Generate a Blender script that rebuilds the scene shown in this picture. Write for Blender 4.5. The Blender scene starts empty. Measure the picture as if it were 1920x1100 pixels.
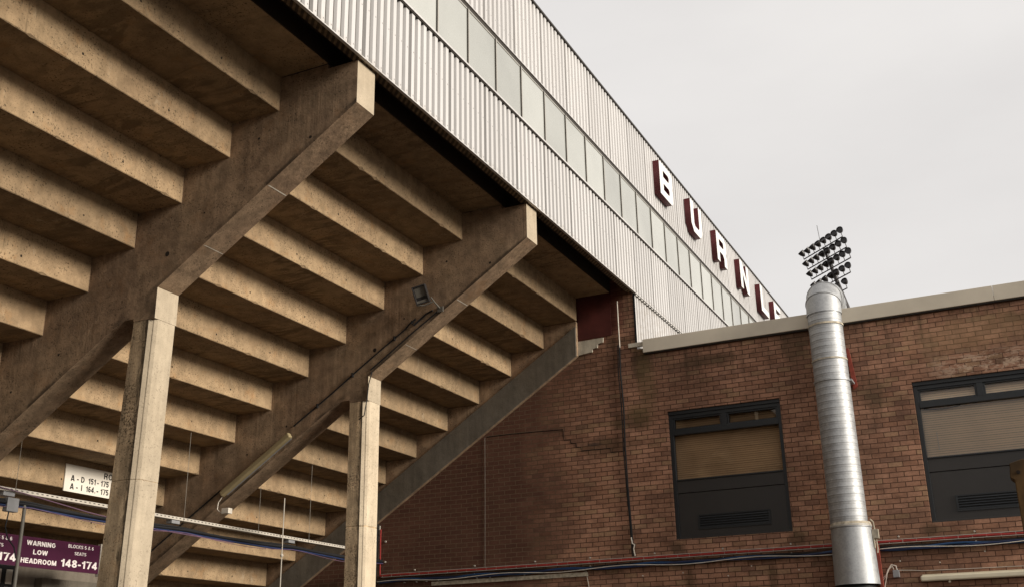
import bpy, bmesh, math, random
from mathutils import Vector, Matrix
random.seed(7)
S = bpy.context.scene
COL = S.collection

# ------------------------------------------------------------------ camera
cam_d = bpy.data.cameras.new("camera")
cam = bpy.data.objects.new("camera", cam_d)
COL.objects.link(cam)
R = ((0.898894, 0.162095, 0.407081), (0.437806, -0.294587, -0.849438), (-0.017769, 0.941777, -0.335768))
cam.matrix_world = Matrix(((R[0][0], R[0][1], R[0][2], 0.0), (R[1][0], R[1][1], R[1][2], 0.0),
                           (R[2][0], R[2][1], R[2][2], 1.6), (0, 0, 0, 1)))
cam_d.sensor_width = 36.0
cam_d.lens = 2053.93 / 1920.0 * 36.0
cam_d.clip_start = 0.1
cam_d.clip_end = 2000.0
S.camera = cam

# ------------------------------------------------------------------ light
SUN_ELEV, SUN_AZ = math.radians(17.5), math.radians(-5.0)      # azimuth measured from +X
sun_dir = Vector((math.cos(SUN_ELEV) * math.cos(SUN_AZ), math.cos(SUN_ELEV) * math.sin(SUN_AZ), math.sin(SUN_ELEV)))
world = bpy.data.worlds.new("World")
S.world = world
world.use_nodes = True
wn, wl = world.node_tree.nodes, world.node_tree.links
wn.clear()
wo = wn.new('ShaderNodeOutputWorld')
bg = wn.new('ShaderNodeBackground')
sky = wn.new('ShaderNodeTexSky')
sky.sky_type = 'NISHITA'
sky.sun_disc = False
sky.sun_elevation = SUN_ELEV
sky.sun_rotation = math.radians(90) - SUN_AZ
tc = wn.new('ShaderNodeTexCoord')
mp = wn.new('ShaderNodeMapping')
mp.inputs['Scale'].default_value = (1.0, 1.0, 2.6)
nz = wn.new('ShaderNodeTexNoise')
nz.inputs['Scale'].default_value = 2.1
nz.inputs['Detail'].default_value = 6.0
nz.inputs['Roughness'].default_value = 0.5
rp = wn.new('ShaderNodeValToRGB')
rp.color_ramp.elements[0].position = 0.30
rp.color_ramp.elements[0].color = (0.85, 0.82, 0.80, 1)
rp.color_ramp.elements[1].position = 0.72
rp.color_ramp.elements[1].color = (1.0, 0.965, 0.935, 1)
sc = wn.new('ShaderNodeVectorMath')
sc.operation = 'SCALE'
sc.inputs['Scale'].default_value = 7.35
mx = wn.new('ShaderNodeMixRGB')
mx.inputs['Fac'].default_value = 0.06
wl.new(tc.outputs['Generated'], mp.inputs['Vector'])
wl.new(mp.outputs['Vector'], nz.inputs['Vector'])
wl.new(nz.outputs['Fac'], rp.inputs['Fac'])
wl.new(rp.outputs['Color'], sc.inputs[0])
wl.new(sc.outputs['Vector'], mx.inputs['Color1'])
wl.new(sky.outputs['Color'], mx.inputs['Color2'])
wl.new(mx.outputs['Color'], bg.inputs['Color'])
bg.inputs['Strength'].default_value = 0.1
wl.new(bg.outputs['Background'], wo.inputs['Surface'])

sun_l = bpy.data.lights.new("sun", 'SUN')
sun_l.energy = 4.2
sun_l.angle = math.radians(20.0)
sun_l.color = (1.0, 0.93, 0.82)
sun = bpy.data.objects.new("sun", sun_l)
sun.rotation_euler = (-sun_dir).to_track_quat('-Z', 'Y').to_euler()
sun.location = (20, -5, 20)
COL.objects.link(sun)

S.view_settings.view_transform = 'Standard'
S.view_settings.look = 'None'
S.view_settings.exposure = 0.30
S.view_settings.gamma = 1.0
S.view_settings.use_curve_mapping = False
S.cycles.max_bounces = 8
S.cycles.diffuse_bounces = 5

# ------------------------------------------------------------------ node helpers
class NT:
    def __init__(s, name):
        s.m = bpy.data.materials.new(name)
        s.m.use_nodes = True
        s.n, s.l = s.m.node_tree.nodes, s.m.node_tree.links
        s.n.clear()
        s.out = s.n.new('ShaderNodeOutputMaterial')
        s.p = s.n.new('ShaderNodeBsdfPrincipled')
        s.l.new(s.p.outputs[0], s.out.inputs['Surface'])
        g = s.n.new('ShaderNodeNewGeometry')
        s.pos, s.nor = g.outputs['Position'], g.outputs['Normal']
    def _in(s, sock, v):
        if isinstance(v, bpy.types.NodeSocket): s.l.new(v, sock)
        elif v is not None:
            if hasattr(sock.default_value, '__len__') and isinstance(v, (tuple, list)):
                n = len(sock.default_value)
                sock.default_value = (tuple(v) + (1.0,))[:n]
            else: sock.default_value = v
    def math(s, op, a, b=None, c=None, clamp=False):
        n = s.n.new('ShaderNodeMath'); n.operation = op; n.use_clamp = clamp
        for i, v in enumerate((a, b, c)):
            if v is not None: s._in(n.inputs[i], v)
        return n.outputs[0]
    def mapping(s, v, scale=(1, 1, 1), loc=(0, 0, 0), rot=(0, 0, 0)):
        n = s.n.new('ShaderNodeMapping')
        n.inputs['Scale'].default_value = scale
        n.inputs['Location'].default_value = loc
        n.inputs['Rotation'].default_value = rot
        s.l.new(v, n.inputs['Vector']); return n.outputs[0]
    def noise(s, v, scale, detail=4, rough=0.55, dist=0.0):
        n = s.n.new('ShaderNodeTexNoise')
        n.inputs['Scale'].default_value = scale
        n.inputs['Detail'].default_value = detail
        n.inputs['Roughness'].default_value = rough
        n.inputs['Distortion'].default_value = dist
        s.l.new(v, n.inputs['Vector']); return n.outputs['Fac']
    def rng(s, v, a, b, c=0.0, d=1.0):
        n = s.n.new('ShaderNodeMapRange'); n.interpolation_type = 'SMOOTHSTEP'
        n.inputs['From Min'].default_value = a; n.inputs['From Max'].default_value = b
        n.inputs['To Min'].default_value = c; n.inputs['To Max'].default_value = d
        s.l.new(v, n.inputs['Value']); return n.outputs[0]
    def mix(s, f, a, b, mode='MIX'):
        n = s.n.new('ShaderNodeMixRGB'); n.blend_type = mode
        s._in(n.inputs['Fac'], f); s._in(n.inputs['Color1'], a); s._in(n.inputs['Color2'], b)
        return n.outputs[0]
    def mul(s, c, f):                                   # colour times scalar
        n = s.n.new('ShaderNodeVectorMath'); n.operation = 'SCALE'
        s._in(n.inputs[0], c); s._in(n.inputs['Scale'], f); return n.outputs[0]
    def sep(s, v):
        n = s.n.new('ShaderNodeSeparateXYZ'); s.l.new(v, n.inputs[0]); return n.outputs
    def comb(s, x, y, z):
        n = s.n.new('ShaderNodeCombineXYZ')
        for i, v in enumerate((x, y, z)): s._in(n.inputs[i], v)
        return n.outputs[0]
    def bump(s, h, strength=0.3, dist=0.01, prev=None):
        n = s.n.new('ShaderNodeBump')
        n.inputs['Strength'].default_value = strength; n.inputs['Distance'].default_value = dist
        s.l.new(h, n.inputs['Height'])
        if prev is not None: s.l.new(prev, n.inputs['Normal'])
        return n.outputs[0]
    def fin(s, col, rough=0.8, metal=0.0, normal=None, spec=0.3, **kw):
        s._in(s.p.inputs['Base Color'], col)
        s._in(s.p.inputs['Roughness'], rough)
        s._in(s.p.inputs['Metallic'], metal)
        s.p.inputs['Specular IOR Level'].default_value = spec
        if normal is not None: s.l.new(normal, s.p.inputs['Normal'])
        for k, v in kw.items(): s._in(s.p.inputs[k.replace('_', ' ')], v)
        return s.m

def plain(name, col, rough=0.6, metal=0.0, var=0.15, vscale=6.0, spec=0.3, bump=0.0):
    t = NT(name)
    n = t.noise(t.pos, vscale, 5)
    c = t.mul(col, t.rng(n, 0.25, 0.75, 1 - var, 1 + var))
    nb = t.bump(t.noise(t.pos, vscale * 6, 3), bump, 0.004) if bump else None
    return t.fin(c, rough, metal, nb, spec)

def concrete(name, col, warm=None, tone=0.25, specks=0.5, streak=0.25, soffit=0.0, boards=0.0, rust=0.0, dirt=0):
    t = NT(name)
    n1 = t.noise(t.pos, 0.9, 6, 0.6)
    n2 = t.noise(t.pos, 6.0, 8, 0.65)
    n3 = t.noise(t.mapping(t.pos, (7, 7, 0.6)), 1.5, 5, 0.6)
    c = t.mix(t.rng(n1, 0.3, 0.7), col, warm or tuple(x * 0.85 for x in col))
    c = t.mul(c, t.rng(n2, 0.25, 0.75, 1 - tone, 1 + tone))
    c = t.mul(c, t.rng(n3, 0.3, 0.7, 1 - streak, 1 + streak * 0.5))
    sp = t.noise(t.pos, 46, 3, 0.6)
    spm = t.math('MULTIPLY', t.rng(sp, 0.57, 0.66), t.rng(t.noise(t.pos, 2.3, 4), 0.34, 0.58))
    c = t.mix(t.math('MULTIPLY', spm, specks), c, tuple(x * 0.22 for x in col))
    lt = t.rng(t.noise(t.mapping(t.pos, loc=(31, 7, 3)), 11, 6, 0.7), 0.62, 0.74)
    c = t.mix(t.math('MULTIPLY', lt, 0.25), c, tuple(min(0.8, x * 1.5) for x in col))
    if rust:
        rs = t.rng(t.noise(t.mapping(t.pos, loc=(5, 11, 2)), 3.1, 7, 0.75), 0.52, 0.72)
        c = t.mix(t.math('MULTIPLY', rs, rust), c, (col[0] * 0.95, col[1] * 0.72, col[2] * 0.5))
    fs_ = t.rng(t.noise(t.mapping(t.pos, loc=(3, 1, 9)), 95, 2, 0.5), 0.60, 0.70)
    c = t.mix(t.math('MULTIPLY', fs_, specks * 0.55), c, tuple(x * 0.35 for x in col))
    if dirt == 1:                                       # grime line where water drips off the lower arris, odd patches
        px_, py_, pz_ = t.sep(t.pos)
        d = t.math('SUBTRACT', pz_, t.math('MULTIPLY', t.math('ADD', px_, 5.916), 0.6413))
        d = t.math('SUBTRACT', d, 7.475)
        jag = t.noise(t.mapping(t.pos, (1, 1, 1)), 5, 5, 0.7)
        ln = t.rng(t.math('ADD', d, t.math('MULTIPLY', jag, -0.10)), 0.03, -0.03)
        ln = t.math('MULTIPLY', ln, t.rng(t.noise(t.mapping(t.pos, loc=(2, 0, 8)), 1.3, 4), 0.40, 0.55))
        ln = t.math('MULTIPLY', ln, t.rng(t.math('ABSOLUTE', t.sep(t.nor)[2]), 0.4, 0.1))
        c = t.mix(t.math('MULTIPLY', ln, 0.75), c, (0.025, 0.018, 0.012))
        pt = t.noise(t.mapping(t.pos, loc=(17, 3, 5)), 1.7, 8, 0.72, 0.6)
        c = t.mix(t.math('MULTIPLY', t.rng(pt, 0.56, 0.63), 0.35), c, tuple(x * 1.45 for x in col))
        c = t.mix(t.math('MULTIPLY', t.rng(pt, 0.42, 0.34), 0.45), c, tuple(x * 0.5 for x in col))
    if dirt == 2:                                       # black algae down the inner arris of the column
        px_, py_, pz_ = t.sep(t.pos)
        st = t.noise(t.mapping(t.pos, (9, 9, 1.6)), 2.4, 6, 0.75)
        a_ = t.math('ADD', t.math('ABSOLUTE', t.math('ADD', px_, 8.585)), t.math('MULTIPLY', t.math('SUBTRACT', st, 0.5), 0.22))
        c = t.mix(t.math('MULTIPLY', t.rng(a_, 0.060, 0.0), 0.85), c, (0.030, 0.023, 0.015))
        bl = t.math('MULTIPLY', t.rng(sp, 0.45, 0.58), t.rng(t.noise(t.mapping(t.pos, loc=(1, 5, 2.2)), 1.1, 3), 0.48, 0.62))
        c = t.mix(t.math('MULTIPLY', bl, 0.7), c, (0.05, 0.032, 0.018))
    oi = t.n.new('ShaderNodeObjectInfo')
    c = t.mul(c, t.rng(oi.outputs['Random'], 0, 1, 0.82, 1.13))
    h = t.math('ADD', t.math('MULTIPLY', sp, -0.5), t.math('MULTIPLY', n2, 1.0))
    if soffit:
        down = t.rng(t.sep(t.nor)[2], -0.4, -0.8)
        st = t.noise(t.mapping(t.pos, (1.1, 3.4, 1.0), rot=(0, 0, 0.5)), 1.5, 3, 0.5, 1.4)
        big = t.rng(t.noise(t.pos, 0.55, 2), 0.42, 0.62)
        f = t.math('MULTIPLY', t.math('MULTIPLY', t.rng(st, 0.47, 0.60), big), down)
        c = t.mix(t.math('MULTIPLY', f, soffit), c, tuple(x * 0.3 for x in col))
    if soffit:
        dr = t.noise(t.mapping(t.pos, (1, 1, 0.12)), 17, 4, 0.7)
        dm = t.rng(t.noise(t.mapping(t.pos, loc=(4, 4, 4)), 1.7, 3), 0.50, 0.66)
        c = t.mix(t.math('MULTIPLY', t.math('MULTIPLY', t.rng(dr, 0.56, 0.68), dm), 0.5), c, tuple(x * 0.38 for x in col))
        wl = t.math('MULTIPLY', t.rng(t.noise(t.mapping(t.pos, (1, 1, 0.3), loc=(8, 1, 1)), 6, 6, 0.75), 0.60, 0.70), 0.35)
        c = t.mix(wl, c, (0.46, 0.38, 0.27))
    if boards:
        b = t.noise(t.mapping(t.pos, (16, 16, 0.35)), 1.3, 3, 0.6)
        bmk = t.rng(t.noise(t.mapping(t.pos, loc=(9, 2, 4)), 0.8, 3), 0.45, 0.65)
        b = t.mix(bmk, (0.5, 0.5, 0.5), b)
        b = t.sep(b)[0]
        c = t.mul(c, t.rng(b, 0.35, 0.65, 1 - boards, 1 + boards * 0.6))
        h = t.math('ADD', h, t.math('MULTIPLY', b, 0.8))
    return t.fin(c, 0.9, 0.0, t.bump(h, 0.45, 0.012), 0.2)

M = {}
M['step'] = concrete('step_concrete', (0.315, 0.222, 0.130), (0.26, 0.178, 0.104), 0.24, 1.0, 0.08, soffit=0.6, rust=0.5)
M['raker'] = concrete('raker_concrete', (0.335, 0.235, 0.150), (0.255, 0.170, 0.110), 0.30, 0.9, 0.18, boards=0.14, rust=0.35, dirt=1)
M['pale'] = concrete('sunlit_front_concrete', (0.50, 0.415, 0.305), (0.44, 0.36, 0.26), 0.10, 0.45, 0.10)  # paler copy for sun-facing fronts, extra brightness put into the colour
M['column'] = concrete('stained_column_concrete', (0.54, 0.41, 0.265), (0.42, 0.31, 0.195), 0.28, 1.0, 0.4, boards=0.15, rust=0.3, dirt=2)
M['band'] = concrete('grey_painted_concrete', (0.150, 0.132, 0.108), (0.12, 0.102, 0.08), 0.15, 0.3, 0.15)
M['cream_stone'] = concrete('cream_stone', (0.52, 0.47, 0.38), None, 0.1, 0.3, 0.15)
M['hole'] = plain('tie_hole', (0.02, 0.014, 0.01), 1.0)
M['joint'] = plain('joint_mortar', (0.55, 0.50, 0.42), 0.9)
M['crack'] = plain('crack_shadow', (0.012, 0.009, 0.007), 1.0)
M['maroon_paint'] = plain('maroon_wall_paint', (0.085, 0.020, 0.016), 0.85, var=0.3, vscale=2.5)
M['charcoal'] = plain('charcoal_frame', (0.014, 0.016, 0.018), 0.45, var=0.1, spec=0.4)
M['charcoal_panel'] = plain('charcoal_panel', (0.029, 0.026, 0.024), 0.5, var=0.08, vscale=2, spec=0.4)
M['black'] = plain('black_rubber', (0.010, 0.010, 0.011), 0.6)
M['void'] = plain('void_shade', (0.030, 0.021, 0.014), 0.8)  # dark tone stands in for the shade of hollow spaces
M['trim_dark'] = plain('dark_trim', (0.030, 0.024, 0.018), 0.5)
M['alu'] = plain('aluminium_trim', (0.42, 0.40, 0.36), 0.4, 0.3, var=0.08)
M['white_sheet'] = None
M['fascia'] = plain('fascia_paint', (0.56, 0.50, 0.405), 0.7, var=0.10, vscale=1.4, bump=0.05)
M['navy'] = plain('navy_cable', (0.018, 0.028, 0.075), 0.45)
M['blue'] = plain('blue_cable', (0.015, 0.050, 0.125), 0.45)
M['white_cable'] = plain('white_cable', (0.62, 0.56, 0.48), 0.5)
M['red_cable'] = plain('red_cable', (0.33, 0.035, 0.03), 0.5)
M['pink_cable'] = plain('violet_wire', (0.14, 0.08, 0.12), 0.5)
M['red_steel'] = plain('red_oxide_steel', (0.21, 0.040, 0.024), 0.7, var=0.25, vscale=9)
M['grey_box'] = plain('grey_plastic', (0.22, 0.22, 0.225), 0.5)
M['cream_plastic'] = plain('cream_plastic', (0.62, 0.56, 0.42), 0.4, var=0.1, vscale=3)
M['old_diffuser'] = plain('yellowed_diffuser', (0.27, 0.215, 0.12), 0.5, var=0.12, vscale=3)
M['white_tray'] = plain('white_coated_steel', (0.44, 0.40, 0.345), 0.45, var=0.08)
M['galv_rod'] = plain('galvanised_rod', (0.20, 0.18, 0.15), 0.6, 0.2)
M['post_grey'] = plain('weathered_post_grey', (0.11, 0.10, 0.085), 0.6)
M['lamp_dark'] = plain('lamp_housing', (0.030, 0.027, 0.027), 0.35)
M['mast'] = plain('mast_steel', (0.05, 0.045, 0.045), 0.6)
M['letter_white'] = plain('letter_face_white', (0.70, 0.69, 0.67), 0.4, var=0.02)
M['letter_red'] = plain('letter_return_maroon', (0.085, 0.014, 0.016), 0.5, var=0.1)
M['sign_maroon'] = plain('sign_maroon', (0.050, 0.008, 0.028), 0.35, var=0.08, spec=0.4)
M['sign_text'] = plain('sign_lettering_white', (0.74, 0.68, 0.66), 0.5, var=0.03)
M['sign_white'] = plain('sign_white', (0.66, 0.61, 0.53), 0.5, var=0.06, vscale=3)
M['sign_black'] = plain('sign_lettering_black', (0.015, 0.013, 0.012), 0.5)
M['room_wall'] = concrete('room_render', (0.26, 0.22, 0.175), None, 0.1, 0.15, 0.1)
M['rust_post'] = plain('rust_brown_post', (0.075, 0.040, 0.012), 0.8, var=0.45, vscale=5, bump=0.3)

def mesh_cladding():
    t = NT('white_profiled_sheet')
    n = t.noise(t.mapping(t.pos, (1, 1, 0.3)), 1.2, 4)
    c = t.mul((0.515, 0.500, 0.492), t.rng(n, 0.3, 0.7, 0.965, 1.02))
    z_ = t.sep(t.pos)[2]
    gm = t.rng(t.noise(t.mapping(t.pos, (1, 6, 0.4)), 2.0, 6, 0.7), 0.50, 0.75)
    c = t.mix(t.math('MULTIPLY', gm, 0.22), c, (0.30, 0.26, 0.21))
    lo = t.math('MULTIPLY', t.rng(z_, 8.14, 8.01), t.rng(t.noise(t.pos, 8, 4, 0.7), 0.35, 0.7))
    c = t.mix(t.math('MULTIPLY', lo, 0.35), c, (0.28, 0.23, 0.17))
    d = t.noise(t.mapping(t.pos, (30, 30, 0.8)), 1.0, 3)
    c = t.mul(c, t.rng(d, 0.3, 0.7, 0.97, 1.01))
    y_ = t.sep(t.pos)[1]
    sn = t.math('MULTIPLY', y_, 1 / 0.9625)
    wnz = t.n.new('ShaderNodeTexWhiteNoise'); wnz.noise_dimensions = '1D'
    t.l.new(t.math('FLOOR', sn), wnz.inputs['W'])
    c = t.mul(c, t.rng(wnz.outputs['Value'], 0, 1, 0.93, 1.04))
    fr = t.math('FRACT', sn)
    c = t.mix(t.math('MULTIPLY', t.rng(fr, 0.985, 0.992), 0.45), c, (0.12, 0.11, 0.10))
    pf = t.math('SUBTRACT', t.math('FRACT', t.math('MULTIPLY', t.math('ADD', y_, 40.0), 1 / 0.1375)), 0.24)
    zf = t.math('SUBTRACT', t.math('FRACT', t.math('MULTIPLY', z_, 1 / 0.58)), 0.93)
    sd_ = t.math('ADD', t.math('MULTIPLY', t.math('MULTIPLY', pf, pf), 0.0189), t.math('MULTIPLY', t.math('MULTIPLY', zf, zf), 0.336))
    c = t.mix(t.math('MULTIPLY', t.rng(sd_, 0.00012, 0.00005), 0.7), c, (0.10, 0.09, 0.08))
    return t.fin(c, 0.45, 0.0, None, 0.35)
M['white_sheet'] = mesh_cladding()

def mat_pane():
    t = NT('pale_window_pane')
    n = t.noise(t.pos, 0.7, 3)
    c = t.mul((0.365, 0.370, 0.350), t.rng(n, 0.3, 0.7, 0.90, 1.06))
    oi = t.n.new('ShaderNodeObjectInfo')
    c = t.mul(c, t.rng(oi.outputs['Random'], 0, 1, 0.88, 1.12))
    return t.fin(c, 0.12, 0.0, None, 0.4)
M['pane'] = mat_pane()

def mat_glass():
    t = NT('window_glass')
    tr = t.n.new('ShaderNodeBsdfTransparent'); tr.inputs[0].default_value = (0.96, 0.94, 0.92, 1)
    gl = t.n.new('ShaderNodeBsdfGlossy'); gl.inputs['Roughness'].default_value = 0.015
    fr = t.n.new('ShaderNodeFresnel'); fr.inputs['IOR'].default_value = 1.6
    ms = t.n.new('ShaderNodeMixShader')
    t.l.new(fr.outputs[0], ms.inputs[0]); t.l.new(tr.outputs[0], ms.inputs[1]); t.l.new(gl.outputs[0], ms.inputs[2])
    t.l.new(ms.outputs[0], t.out.inputs['Surface'])
    return t.m
M['glass'] = mat_glass()
M['blind_light'] = plain('cream_blind', (0.86, 0.68, 0.47), 0.7, var=0.07, vscale=2)
M['blind_dark'] = plain('reflection_dark_blind', (0.34, 0.225, 0.125), 0.8, var=0.2, vscale=1.6)  # blind tones carry the sky veil and dark stand reflected in each window

def mat_galv(seams=0.38):
    t = NT('galvanised_duct')
    x, y, z = t.sep(t.pos)
    n = t.noise(t.mapping(t.pos, (1, 1, 1)), 9, 6, 0.7)
    v = t.n.new('ShaderNodeTexVoronoi'); v.inputs['Scale'].default_value = 38
    t.l.new(t.pos, v.inputs['Vector'])
    sp = t.rng(v.outputs['Distance'], 0.0, 0.8, 0.92, 1.06)
    c = t.mul((0.36, 0.365, 0.37), t.rng(n, 0.25, 0.75, 0.82, 1.12))
    c = t.mul(c, sp)
    seam = t.math('FRACT', t.math('MULTIPLY', z, 1 / 0.108))
    ln = t.math('MULTIPLY', t.rng(t.math('ABSOLUTE', t.math('SUBTRACT', seam, 0.5)), 0.40, 0.5), t.rng(n, 0.3, 0.6, 0.3, 1))
    c = t.mix(t.math('MULTIPLY', ln, seams), c, (0.12, 0.11, 0.095))
    r = t.rng(n, 0.3, 0.7, 0.50, 0.64)
    return t.fin(c, r, 0.65, t.bump(n, 0.12, 0.01), 0.5)
M['galv'] = mat_galv()
M['galv_plain'] = mat_galv(0.0)
M['sealant'] = plain('aged_sealant', (0.40, 0.35, 0.27), 0.8, var=0.35, vscale=18)

def mat_brick():
    t = NT('brown_brick')
    x, y, z = t.sep(t.pos)
    wob = t.noise(t.pos, 3.0, 2)
    uv = t.comb(t.math('ADD', x, t.math('MULTIPLY', t.noise(t.pos, 14, 3), 0.010)), t.math('ADD', t.math('ADD', z, 0.016), t.math('ADD', t.math('MULTIPLY', t.noise(t.pos, 1.5, 2), 0.016), t.math('MULTIPLY', t.noise(t.mapping(t.pos, loc=(3, 3, 3)), 12, 3), 0.008))), 0.0)
    b = t.n.new('ShaderNodeTexBrick')
    t.l.new(uv, b.inputs['Vector'])
    b.inputs['Scale'].default_value = 1.0
    b.inputs['Brick Width'].default_value = 0.214
    b.inputs['Row Height'].default_value = 0.0765
    b.inputs['Mortar Size'].default_value = 0.0068
    b.inputs['Mortar Smooth'].default_value = 0.25
    b.inputs['Bias'].default_value = -0.1
    b.offset = 0.5
    b.inputs['Color1'].default_value = (0.0, 0.0, 0.0, 1)
    b.inputs['Color2'].default_value = (1.0, 1.0, 1.0, 1)
    b.inputs['Mortar'].default_value = (0.5, 0.5, 0.5, 1)
    mort = b.outputs['Fac']
    rnd = t.sep(b.outputs['Color'])[0]
    c = t.mix(rnd, (0.185, 0.082, 0.045), (0.40, 0.205, 0.115))
    # brick-by-brick variation, keyed to each brick's row and number
    ux, uz, _ = t.sep(uv)
    row = t.math('FLOOR', t.math('MULTIPLY', uz, 1 / 0.0765))
    par = t.math('SUBTRACT', 1.0, t.math('ABSOLUTE', t.math('MODULO', row, 2.0)))
    colm = t.math('FLOOR', t.math('ADD', t.math('MULTIPLY', ux, 1 / 0.214), t.math('MULTIPLY', par, 0.5)))
    wn_ = t.n.new('ShaderNodeTexWhiteNoise'); wn_.noise_dimensions = '3D'
    t.l.new(t.comb(colm, row, 0.5), wn_.inputs['Vector'])
    odd = t.sep(wn_.outputs['Color'])
    c = t.mix(odd[2], (0.268, 0.136, 0.084), (0.365, 0.196, 0.126))
    c = t.mix(t.math('MULTIPLY', t.rng(odd[0], 0.82, 0.9), 0.5), c, (0.31, 0.205, 0.115))
    c = t.mix(t.math('MULTIPLY', t.rng(odd[1], 0.86, 0.93), 0.5), c, (0.15, 0.082, 0.058))
    big = t.noise(t.pos, 0.8, 5, 0.6)
    c = t.mul(c, t.rng(big, 0.3, 0.7, 0.66, 1.18))
    c = t.mul(c, t.rng(t.noise(t.mapping(t.pos, (1, 1, 2.0)), 2.6, 6, 0.7), 0.3, 0.7, 0.72, 1.2))
    fine = t.noise(t.pos, 38, 4, 0.7)
    c = t.mul(c, t.rng(fine, 0.3, 0.7, 0.84, 1.12))
    # mortar: dark and dirty in the open, pale under the stand
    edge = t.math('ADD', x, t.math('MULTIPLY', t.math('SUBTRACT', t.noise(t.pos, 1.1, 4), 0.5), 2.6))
    maroon_shade = t.rng(edge, -6.9, -8.3)
    mc = t.mix(maroon_shade, (0.075, 0.034, 0.021), (0.15, 0.10, 0.062))
    c = t.mix(t.math('MULTIPLY', maroon_shade, 0.8), c, (0.075, 0.030, 0.021))  # deep maroon brick, with the stand's shade put into its colour
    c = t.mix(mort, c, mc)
    # stains with their own shapes
    nst = t.noise(t.mapping(t.pos, (3, 3, 0.8)), 2.2, 5, 0.65)
    def blob(x0, z0, rx, rz):
        dx = t.math('MULTIPLY', t.math('SUBTRACT', x, x0), 1 / rx)
        dz = t.math('MULTIPLY', t.math('SUBTRACT', z, z0), 1 / rz)
        d = t.math('SQRT', t.math('ADD', t.math('MULTIPLY', dx, dx), t.math('MULTIPLY', dz, dz)))
        d = t.math('ADD', d, t.math('MULTIPLY', t.math('SUBTRACT', nst, 0.5), 1.6))
        return t.rng(d, 1.15, 0.35)
    dark = None
    for a in ((-5.40, 3.60, 0.16, 0.17), (-3.50, 3.62, 0.15, 0.14), (-5.22, 3.08, 0.13, 0.36), (-3.92, 3.05, 0.10, 0.36),
              (-5.86, 6.72, 0.22, 0.32), (-6.0, 5.75, 0.42, 0.2), (-3.25, 6.75, 0.35, 0.45), (-1.55, 3.62, 0.16, 0.12),
              (-6.5, 5.35, 0.65, 0.16), (-4.6, 6.62, 0.8, 0.13), (-6.1, 7.15, 0.5, 0.12), (0.3, 6.6, 0.5, 0.12), (-2.1, 5.75, 0.25, 0.5)):
        q = blob(*a)
        dark = q if dark is None else t.math('MAXIMUM', dark, q)
    under = t.math('MULTIPLY', t.rng(t.math('ABSOLUTE', t.math('SUBTRACT', z, 3.36)), 0.13, 0.02), t.rng(nst, 0.35, 0.6))
    dark = t.math('MAXIMUM', dark, under)
    c = t.mix(t.math('MULTIPLY', dark, 0.55), c, (0.045, 0.030, 0.014))
    # run-off streaks below the coping
    ro = t.math('MULTIPLY', t.rng(t.noise(t.comb(t.math('MULTIPLY', x, 6.0), 0.0, t.math('MULTIPLY', z, 0.35)), 1.6, 5, 0.7), 0.50, 0.66), t.rng(z, 5.9, 6.9))
    c = t.mix(t.math('MULTIPLY', ro, 0.45), c, (0.05, 0.034, 0.02))
    gr = t.math('MAXIMUM', blob(-5.75, 6.35, 0.18, 0.9), blob(-5.9, 5.9, 0.3, 0.25))
    c = t.mix(t.math('MULTIPLY', gr, 0.35), c, (0.11, 0.085, 0.03))
    dk2 = blob(-6.75, 5.42, 0.13, 0.04)
    c = t.mix(t.math('MULTIPLY', dk2, 0.6), c, (0.03, 0.025, 0.025))
    # lime bloom over the right window
    ef = t.math('MULTIPLY', t.rng(t.math('ABSOLUTE', t.math('SUBTRACT', z, 5.98)), 0.26, 0.05), t.rng(x, -1.5, -0.7))
    ef = t.math('MULTIPLY', ef, t.rng(t.noise(t.mapping(t.pos, (1, 1, 2.2)), 7, 6, 0.75), 0.46, 0.60))
    c = t.mix(t.math('MULTIPLY', ef, 0.85), c, (0.50, 0.36, 0.26))
    yl = t.math('MULTIPLY', blob(-0.6, 6.45, 1.2, 0.35), 0.28)
    c = t.mix(yl, c, (0.36, 0.24, 0.12))
    # maroon paint left on the top of the wall below the terraces
    pe = t.math('ADD', t.math('MULTIPLY', t.rng(t.math('ADD', z, t.math('MULTIPLY', nst, 0.3)), 7.28, 7.62), t.rng(x, -5.95, -6.3)), 0.0)
    c = t.mix(t.math('MULTIPLY', pe, 0.85), c, (0.095, 0.022, 0.017))
    h = t.math('ADD', t.math('MULTIPLY', mort, -1.0), t.math('MULTIPLY', fine, 0.25))
    return t.fin(c, 0.88, 0.0, t.bump(h, 0.6, 0.01), 0.25)
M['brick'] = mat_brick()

def mat_ground():
    t = NT('worn_concrete_yard')
    c = t.mul((0.088, 0.070, 0.052), t.rng(t.noise(t.pos, 1.5, 8, 0.65), 0.3, 0.7, 0.75, 1.15))
    return t.fin(c, 0.9, 0.0, t.bump(t.noise(t.pos, 30, 5), 0.3, 0.01), 0.2)
M['ground'] = mat_ground()
M['roof_felt'] = plain('roof_felt', (0.10, 0.095, 0.09), 0.9, var=0.2)

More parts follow.
